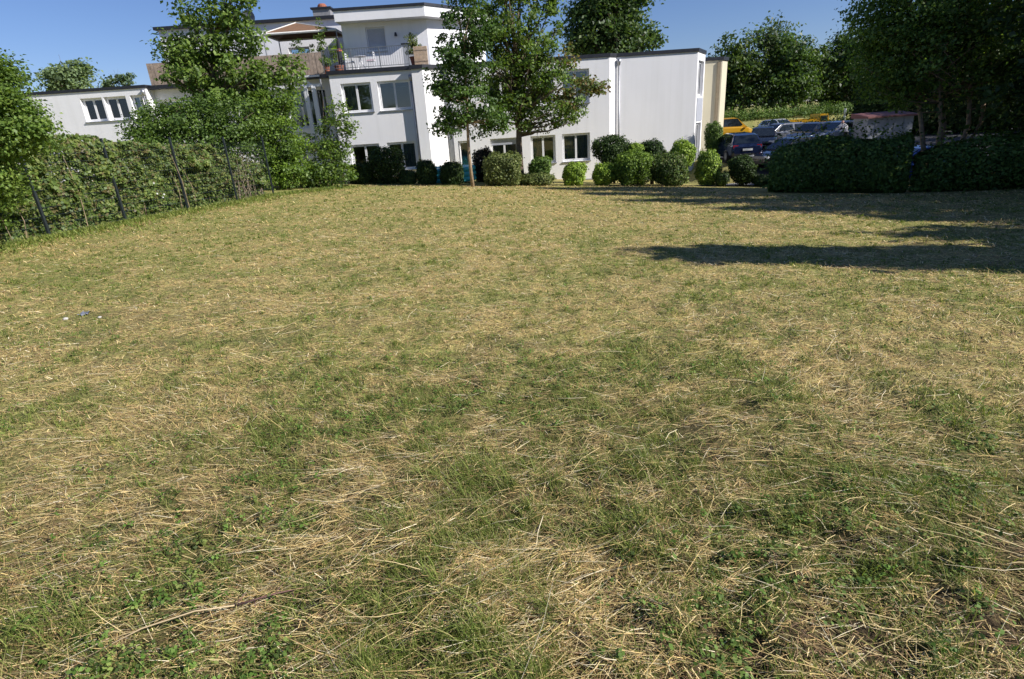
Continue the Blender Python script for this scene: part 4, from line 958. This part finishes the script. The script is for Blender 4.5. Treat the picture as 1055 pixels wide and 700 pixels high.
def flatbed():
    X = px_x(826, 122, 57.5); Y = 57.5; z = G(X, Y) + .03; T = thing('flatbed_truck', (X, Y, z), 'long yellow and white flatbed truck before the dry bank', 'truck', 'vehicles in and behind the car park')
    mb = MB(); mb.box((X - 1.5, Y - 1, z + .85), (X + 1.1, Y + 1, z + 1.05)); mb.build('bed', WHT, T)
    for s in (-1, 1):
        mb = MB(); mb.box((X - 1.5, Y + s * 1.02 - .02, z + 1.06), (X + 1.1, Y + s * 1.02 + .02, z + 1.3)); mb.build('side_board', YEL, T)
    mb = MB(); mb.hexa([(X + 1.2, Y - 1, z + .5), (X + 2.3, Y - 1, z + .5), (X + 2.3, Y + 1, z + .5), (X + 1.2, Y + 1, z + .5), (X + 1.25, Y - .9, z + 1.7), (X + 2.0, Y - .9, z + 1.7), (X + 2.0, Y + .9, z + 1.7), (X + 1.25, Y + .9, z + 1.7)]); cb = mb.build('cab', YEL, T)
    mb = MB(); mb.box((X + 1.35, Y - 1.0, z + 1.1), (X + 1.95, Y - .88, z + 1.55)); mb.build('side_window', CGL, cb)
    for wx in (-1.0, 1.7):
        for s in (-1, 1):
            mb = MB(); mb.tube([(X + wx, Y + s * .75, z + .38), (X + wx, Y + s * 1.0, z + .38)], .38, 14); mb.build('wheel', RUB, T)
flatbed()
def shed():
    Y = 38.0; x0 = px_x(894, 128, Y); x1 = x0 + 2.9; z0 = G(x0, Y); zt = px_z(895, 119, Y); WP = mat('shed_white', (.3, .32, .35), .6, var=.1)
    T = thing('flat_shed', (x0, Y, z0), 'white shed with red roof edge behind the hedge', 'shed')
    wall(T, (x0, Y), (x1, Y), z0 - .1, zt - .2, m=WP, thick=.1); wall(T, (x0, Y + 1.6), (x0, Y), z0 - .1, zt - .2, m=WP, thick=.1); wall(T, (x1, Y), (x1, Y + 1.6), z0 - .1, zt - .2, m=WP, thick=.1)
    mb = MB(); mb.hexa([(x0 - .15, Y - .2, zt - .19), (x1 + .2, Y - .2, zt - .19), (x1 + .2, Y + 1.7, zt - .19), (x0 - .15, Y + 1.7, zt - .19), (x0 - .15, Y - .2, zt - .08), (x1 + .2, Y - .2, zt - .08), (x1 + .2, Y + 1.7, zt + .12), (x0 - .15, Y + 1.7, zt + .12)])
    mb.build('roof', mat('red_roof', (.22, .09, .08), .7, var=.2), T)
    k = .5
    while k < 2.7:
        mb = MB(); mb.box((x0 + k, Y - .025, z0), (x0 + k + .05, Y - .003, zt - .25)); mb.build('batten', WP, T); k += .6
shed()
def white_post():
    Y = 52.8; X = px_x(870.5, 116, Y); z = G(X, Y); T = thing('white_post', (X, Y, z), 'thin white post beyond the silver car', 'post')
    mb = MB(); mb.tube([(X, Y, z), (X, Y, px_z(870.5, 112, Y))], .09, 8); mb.build('pole', WHT, T)
    mb = MB(); mb.lathe((X, Y, z), [(.22, 0), (.22, .08), (.12, .12)]); mb.build('foot', PLINTH, T)
white_post()
def person():
    """someone in a white top leaning over between the cars; one skinned body"""
    Y = 37.0; X = px_x(873, 130, Y); z = G(X, Y) + .03
    hip = px_z(872, 137, Y) - z
    J = {'pelvis': (0, 0, .92), 'waist': (-.06, 0, 1.08), 'chest': (-.18, 0, 1.3), 'neck': (-.27, 0, 1.44), 'head0': (-.31, 0, 1.52), 'head1': (-.35, 0, 1.66),
         'shl': (-.2, -.2, 1.38), 'ell': (-.36, -.26, 1.14), 'hal': (-.56, -.2, 1.02), 'shr': (-.2, .2, 1.38), 'elr': (-.38, .26, 1.16), 'har': (-.58, .18, 1.04),
         'hil': (0, -.1, .86), 'knl': (-.06, -.11, .48), 'anl': (.02, -.11, .08), 'tol': (-.16, -.12, .04), 'hir': (0, .1, .86), 'knr': (-.02, .11, .48), 'anr': (.06, .11, .08), 'tor': (-.12, .12, .04)}
    RAD = {'pelvis': .15, 'waist': .14, 'chest': .16, 'neck': .06, 'head0': .09, 'head1': .09, 'shl': .075, 'ell': .05, 'hal': .035, 'shr': .075, 'elr': .05, 'har': .035, 'hil': .1, 'knl': .065, 'anl': .045, 'tol': .035, 'hir': .1, 'knr': .065, 'anr': .045, 'tor': .035}
    ED = [('pelvis', 'waist'), ('waist', 'chest'), ('chest', 'neck'), ('neck', 'head0'), ('head0', 'head1'), ('chest', 'shl'), ('shl', 'ell'), ('ell', 'hal'), ('chest', 'shr'), ('shr', 'elr'), ('elr', 'har'), ('pelvis', 'hil'), ('hil', 'knl'), ('knl', 'anl'), ('anl', 'tol'), ('pelvis', 'hir'), ('hir', 'knr'), ('knr', 'anr'), ('anr', 'tor')]
    ks = list(J); me = bpy.data.meshes.new('person'); me.from_pydata([J[k] for k in ks], [(ks.index(a), ks.index(b)) for a, b in ED], [])
    o = bpy.data.objects.new('person', me); COL.objects.link(o); o.location = (X, Y, z)
    md = o.modifiers.new('skin', 'SKIN'); sv = me.skin_vertices[0].data
    for i, k in enumerate(ks): sv[i].radius = (RAD[k], RAD[k]); sv[i].use_root = (k == 'pelvis')
    o.modifiers.new('sub', 'SUBSURF').levels = 2; o.modifiers['sub'].render_levels = 2
    m = bpy.data.materials.new('clothes'); m.use_nodes = True; n = m.node_tree; b = n.nodes['Principled BSDF']; b.inputs['Roughness'].default_value = .9
    tc = n.nodes.new('ShaderNodeTexCoord'); sx = n.nodes.new('ShaderNodeSeparateXYZ'); n.links.new(tc.outputs['Object'], sx.inputs[0])
    rp = n.nodes.new('ShaderNodeValToRGB'); rp.color_ramp.interpolation = 'CONSTANT'; e = rp.color_ramp.elements
    e[0].position = 0; e[0].color = (.03, .03, .04, 1); e[1].position = .5; e[1].color = (.78, .76, .78, 1)
    for p_, c in ((.735, (.5, .3, .24, 1)), (.82, (.1, .03, .035, 1))): q = e.new(p_); q.color = c
    mp = n.nodes.new('ShaderNodeMath'); mp.operation = 'MULTIPLY'; mp.inputs[1].default_value = .5; n.links.new(sx.outputs[2], mp.inputs[0]); n.links.new(mp.outputs[0], rp.inputs[0]); n.links.new(rp.outputs[0], b.inputs['Base Color'])
    me.materials.append(m); tag(o, 'person in a white top leaning forward between the parked cars', 'person')
person()

# ------------------------------------------------------------------ terrace furniture
def parasol():
    Y = 39.0; xa, xb = px_x(279, 38, Y), px_x(352, 34, Y); xm = px_x(300, 26, Y); zc = px_z(300, 25, Y); ze = px_z(296, 38, Y); z0 = ZS
    T = thing('garden_canopy', (xm, Y, z0), 'brown tent-shaped garden canopy with white edges on the roof terrace', 'canopy')
    C = [(xa, Y - 1.3, ze), (xb, Y - 1.3, ze), (xb, Y + 1.3, ze), (xa, Y + 1.3, ze)]; ap = (xm + .3, Y, zc)
    V = C + [ap] + [(p[0], p[1], p[2] + .04) for p in C] + [(ap[0], ap[1], ap[2] + .04)]
    part('cloth', V, [(1, 0, 4), (2, 1, 4), (3, 2, 4), (0, 3, 4), (5, 6, 9), (6, 7, 9), (7, 8, 9), (8, 5, 9)] + [(i, (i + 1) % 4, 5 + (i + 1) % 4, 5 + i) for i in range(4)], mat('canopy_cloth', (.2, .11, .06), .9, var=.15), T)
    mb = MB()
    for i in range(4): a, b = Vector(C[i]), Vector(C[(i + 1) % 4]); mb.tube([a, b], .07, 6); mb.tube([Vector(C[i]) + Vector((0, 0, .05)), Vector(ap) + Vector((0, 0, .05))], .04, 5)
    mb.build('trim', mat('canopy_white', (.75, .73, .68), .9), T)
    for c in C:
        mb = MB(); mb.tube([(c[0], c[1], z0), c], .035, 6); mb.build('leg', RAILM, T)
parasol()
def pots():
    rng = cr(8)
    def pot(x, y, r_, h, label, palt, ph, pw, seed, m=TERRA):
        T = thing('potted_plant', (x, y, ZS), label, 'potted plant', 'plants on the roof terrace')
        mb = MB(); mb.lathe((x, y, ZS), [(r_ * .7, 0), (r_, h * .9), (r_ * 1.08, h * .9), (r_ * 1.08, h)]); mb.build('pot', m, T, False)
        P, N, cid, CC = crown_pts(cr(seed), [((x, y, ZS + h + ph * .5), (pw, pw, ph * .5), 26)], .1, 40)
        link('foliage', leaf_mesh('foliage', cr(seed), P, N, cid, .1, palt, (x, y, ZS), ZS + h * .9), LEAF, T)
        mb = MB(); mb.tube([(x, y, ZS + h * .8), (x, y, ZS + h + ph * .6)], .02, 5); mb.build('stem', TWIG, T)
    Y = 36.6
    pot(px_x(313, 50, Y), Y, .3, .45, 'wide dark green potted shrub behind the plank parapet', P_MID, 1.5, .75, 81)
    pot(px_x(330, 46, Y), Y + .3, .25, .45, 'thin tall potted plant rising above the canopy', P_MAPLE, 2.6, .35, 82)
    pot(px_x(346, 48, Y), Y, .28, .45, 'bright green potted bush beside the penthouse corner', P_BRIGHT, 1.3, .5, 83)
    Y = 35.2
    pot(px_x(336, 66, Y), Y, .17, .32, 'terracotta pot with small plant behind the railing end', P_MID, .4, .25, 84)
    pot(px_x(428, 62, Y), Y, .3, .5, 'straggly potted climber at the right end of the terrace railing', P_OLIVE, 1.2, .4, 85)
pots()
def parasol_closed():
    Y = 35.6; X = px_x(350, 55, Y); T = thing('closed_parasol', (X, Y, ZS), 'dark closed parasol with reddish band standing by the railing', 'parasol')
    zt = px_z(348, 38, Y); zm = px_z(349, 52, Y)
    mb = MB(); mb.tube([(X, Y, ZS + .08), (X, Y, zt)], .025, 6); mb.build('pole', RAILM, T)
    mb = MB(); mb.lathe((X, Y, 0), [(.14, zm - .7), (.12, zm), (.09, zt - .25), (.02, zt - .02)], 9); c = mb.build('cover', mat('navy_cloth', (.02, .022, .03), .9), T)
    mb = MB(); mb.lathe((X, Y, 0), [(.14, zm - .06), (.15, zm), (.13, zm + .06)], 9); mb.build('band', mat('salmon_cloth', (.5, .15, .1), .9), c)
    mb = MB(); mb.lathe((X, Y, ZS), [(.25, 0), (.25, .07), (.05, .1)], 12); mb.build('foot', mat('red_foot', (.3, .03, .05), .6), T)
parasol_closed()
def bistro():
    WM = mat('white_metal', (.75, .76, .78), .4); PK = mat('pink_cushion', (.6, .4, .45), .9)
    Y = 35.5; X = px_x(371, 62, Y); T = thing('bistro_table', (X, Y, ZS), 'small white bistro table on the penthouse terrace', 'table')
    mb = MB(); mb.lathe((X, Y, ZS + .7), [(.36, 0), (.38, .015), (.36, .03)], 16); mb.build('tabletop', WM, T)
    for a in (0, 2.09, 4.19): mb = MB(); mb.tube([(X, Y, ZS + .7), (X + .1 * math.cos(a), Y + .1 * math.sin(a), ZS + .35), (X + .3 * math.cos(a), Y + .3 * math.sin(a), ZS)], .016, 5); mb.build('leg', WM, T)
    for (q, s, lab) in ((360.5, 1, 'white metal chair left of the bistro table on the terrace'), (382, -1, 'white metal chair with pink cushion right of the bistro table')):
        X = px_x(q, 62, Y); T = thing('bistro_chair', (X, Y, ZS), lab, 'chair', 'chairs at the bistro table')
        for (a, b) in ((-.2, -.2), (.2, -.2), (-.2, .2), (.2, .2)):
            mb = MB(); top = .9 if a * s < 0 else .45; mb.tube([(X + a * 1.1, Y + b, ZS), (X + a, Y + b, ZS + top)], .014, 5); mb.build('leg', WM, T)
        mb = MB(); mb.box((X - .22, Y - .22, ZS + .44), (X + .22, Y + .22, ZS + .465)); mb.build('seat', WM, T)
        mb = MB(); mb.box((X - .2, Y - .2, ZS + .467), (X + .2, Y + .2, ZS + .52)); mb.build('cushion', PK if s < 0 else WM, T)
        mb = MB()
        for z in (.62, .74, .86): mb.box((X - s * .2 - .012, Y - .2, ZS + z), (X - s * .2 + .012, Y + .2, ZS + z + .05))
        mb.build('backrest', WM, T)
bistro()
def screen():
    Y = 34.75; x0, x1 = px_x(427, 60, Y), px_x(441, 60, Y); T = thing('reed_screen', (x0, Y, ZS), 'beige reed privacy screen at the right end of the terrace', 'screen'); mb = MB(); x = x0
    while x < x1: mb.tube([(x, Y, ZS), (x, Y, ZS + .95)], .02, 4); x += .042
    mb.build('reeds', mat('reed', (.55, .42, .3), .9, var=.25), T)
    for z in (.2, .75): mb = MB(); mb.box((x0, Y - .03, ZS + z), (x1, Y - .021, ZS + z + .03)); mb.build('batten', WOODW, T)
    Y = 36.2; X = px_x(420, 50, Y); T = thing('storage_cabinet', (X, Y, ZS), 'dark topped narrow cabinet against the penthouse wall', 'cabinet')
    mb = MB(); mb.box((X - .3, Y, ZS), (X + .3, Y + .5, ZS + 1.25)); mb.build('body', mat('cab_grey', (.4, .42, .46), .6), T)
    mb = MB(); mb.box((X - .35, Y - .05, ZS + 1.25), (X + .35, Y + .55, ZS + 1.33)); mb.build('lid', FASCIA, T)
screen()
def dish():
    Y = 41.3; c = at(258, 19, Y); T = thing('satellite_dish', (c.x, Y, c.z - .6), 'grey satellite dish on the roof behind the maple', 'satellite dish')
    mb = MB(); n = 18; V = []; F = []
    for r_, d in ((0, .12), (.22, .09), (.42, .0)):
        V += [(c.x + r_ * math.cos(2 * math.pi * k / n), Y - .35 - .0 + d, c.z + r_ * math.sin(2 * math.pi * k / n)) for k in range(n)]
    for i in range(2):
        for k in range(n): F.append((i * n + k, i * n + (k + 1) % n, (i + 1) * n + (k + 1) % n, (i + 1) * n + k))
    mb.add(V, F).build('reflector', mat('dish_grey', (.16, .17, .19), .5), T, True)
    mb = MB(); mb.tube([(c.x, Y, c.z - .75), (c.x, Y, c.z), (c.x, Y - .25, c.z)], .025, 6); mb.build('mast', RAILM, T)
    mb = MB(); mb.tube([(c.x, Y - .3, c.z - .4), (c.x, Y - .85, c.z - .05)], .015, 5); mb.build('feed_arm', RAILM, T)
dish()
def pool():
    Y = 30.9; xa, xb = px_x(434, 180, Y), px_x(488, 180, Y); x = (xa + xb) / 2; r_ = (xb - xa) / 2; z = G(x, Y); T = thing('paddling_pool', (x, Y + .2, z), 'turquoise inflatable pool half hidden behind the dark bushes', 'pool')
    TQ = mat('turquoise_vinyl', (.1, .62, .72), .3, var=.1); n = 30
    for k in range(3):
        ring = [(x + r_ * math.cos(2 * math.pi * i / n), Y + .2 + r_ * .6 * math.sin(2 * math.pi * i / n), z + .14 + k * .25) for i in range(n + 1)]
        mb = MB(); mb.tube(ring, .14, 8, False); mb.build('ring', TQ, T, True)
    mb = MB(); mb.add([(x + r_ * math.cos(2 * math.pi * i / n), Y + .2 + r_ * .6 * math.sin(2 * math.pi * i / n), z + .05) for i in range(n)], [tuple(range(n))]); mb.build('floor', TQ, T)
pool()

# ------------------------------------------------------------------ small things on the lawn
def ground_at(x, y):
    r = ray(x, y); Y = 3.0
    for _ in range(30): Y = (float(gfine(r[0] * Y, Y)) - CAM_Z) / r[2]
    return Vector((r[0] * Y, Y, CAM_Z + r[2] * Y))
def litter():
    c = ground_at(89, 325); rng = cr(5); V = []; n = 6
    for j in range(n):
        for i in range(n):
            V.append((c.x + (i / 5 - .5) * .12 + rng.normal(0, .008), c.y + (j / 5 - .5) * .1 + rng.normal(0, .008), c.z + .01 + rng.random() * .04))
    F = [(j * n + i, j * n + i + 1, (j + 1) * n + i + 1, (j + 1) * n + i) for j in range(n - 1) for i in range(n - 1)]
    o = part('crumpled_wrapper', V, F, mat('wrapper', (.3, .32, .38), .35, .3, var=.5, scale=12), None); tag(o, 'crumpled grey and white wrapper lying in the left of the lawn', 'litter')
    for (x, y, r_, lab) in ((103, 328, .022, 'small white pebble right of the crumpled wrapper'), (68, 330, .03, 'flat pale stone left of the crumpled wrapper')):
        c = ground_at(x, y); mb = MB(); mb.lathe((c.x, c.y, c.z), [(r_ * .7, 0), (r_, r_ * .5), (r_ * .8, r_ * .9), (r_ * .3, r_ * 1.1)], 9); o = mb.build('pebble', mat('pebble', (.5, .47, .42), .8), None); tag(o, lab, 'pebble')
litter()
def stalk():
    pts = [ground_at(x, y) + Vector((0, 0, h)) for x, y, h in ((82, 686, .02), (150, 658, .05), (205, 642, .06), (245, 634, .05), (285, 620, .04), (320, 608, .02))]
    T = thing('dry_weed_stalk', pts[2], 'long pale weed stalk with reddish end lying in the near left grass', 'stalk')
    mb = MB(); mb.tube(pts[:4], [.0018, .0026, .0028, .0028], 6); mb.build('stem', mat('pale_stalk', (.55, .42, .24), .7), T, True)
    mb = MB(); mb.tube(pts[3:], [.0035, .003, .001], 6)
    for k in range(4): p = pts[3].lerp(pts[5], k / 4); mb.tube([p, p + Vector((.03, .05 * (-1) ** k, .015))], [.003, .001], 5)
    mb.build('seed_head', mat('red_stalk', (.2, .1, .085), .7, var=.4), T, True)
stalk()
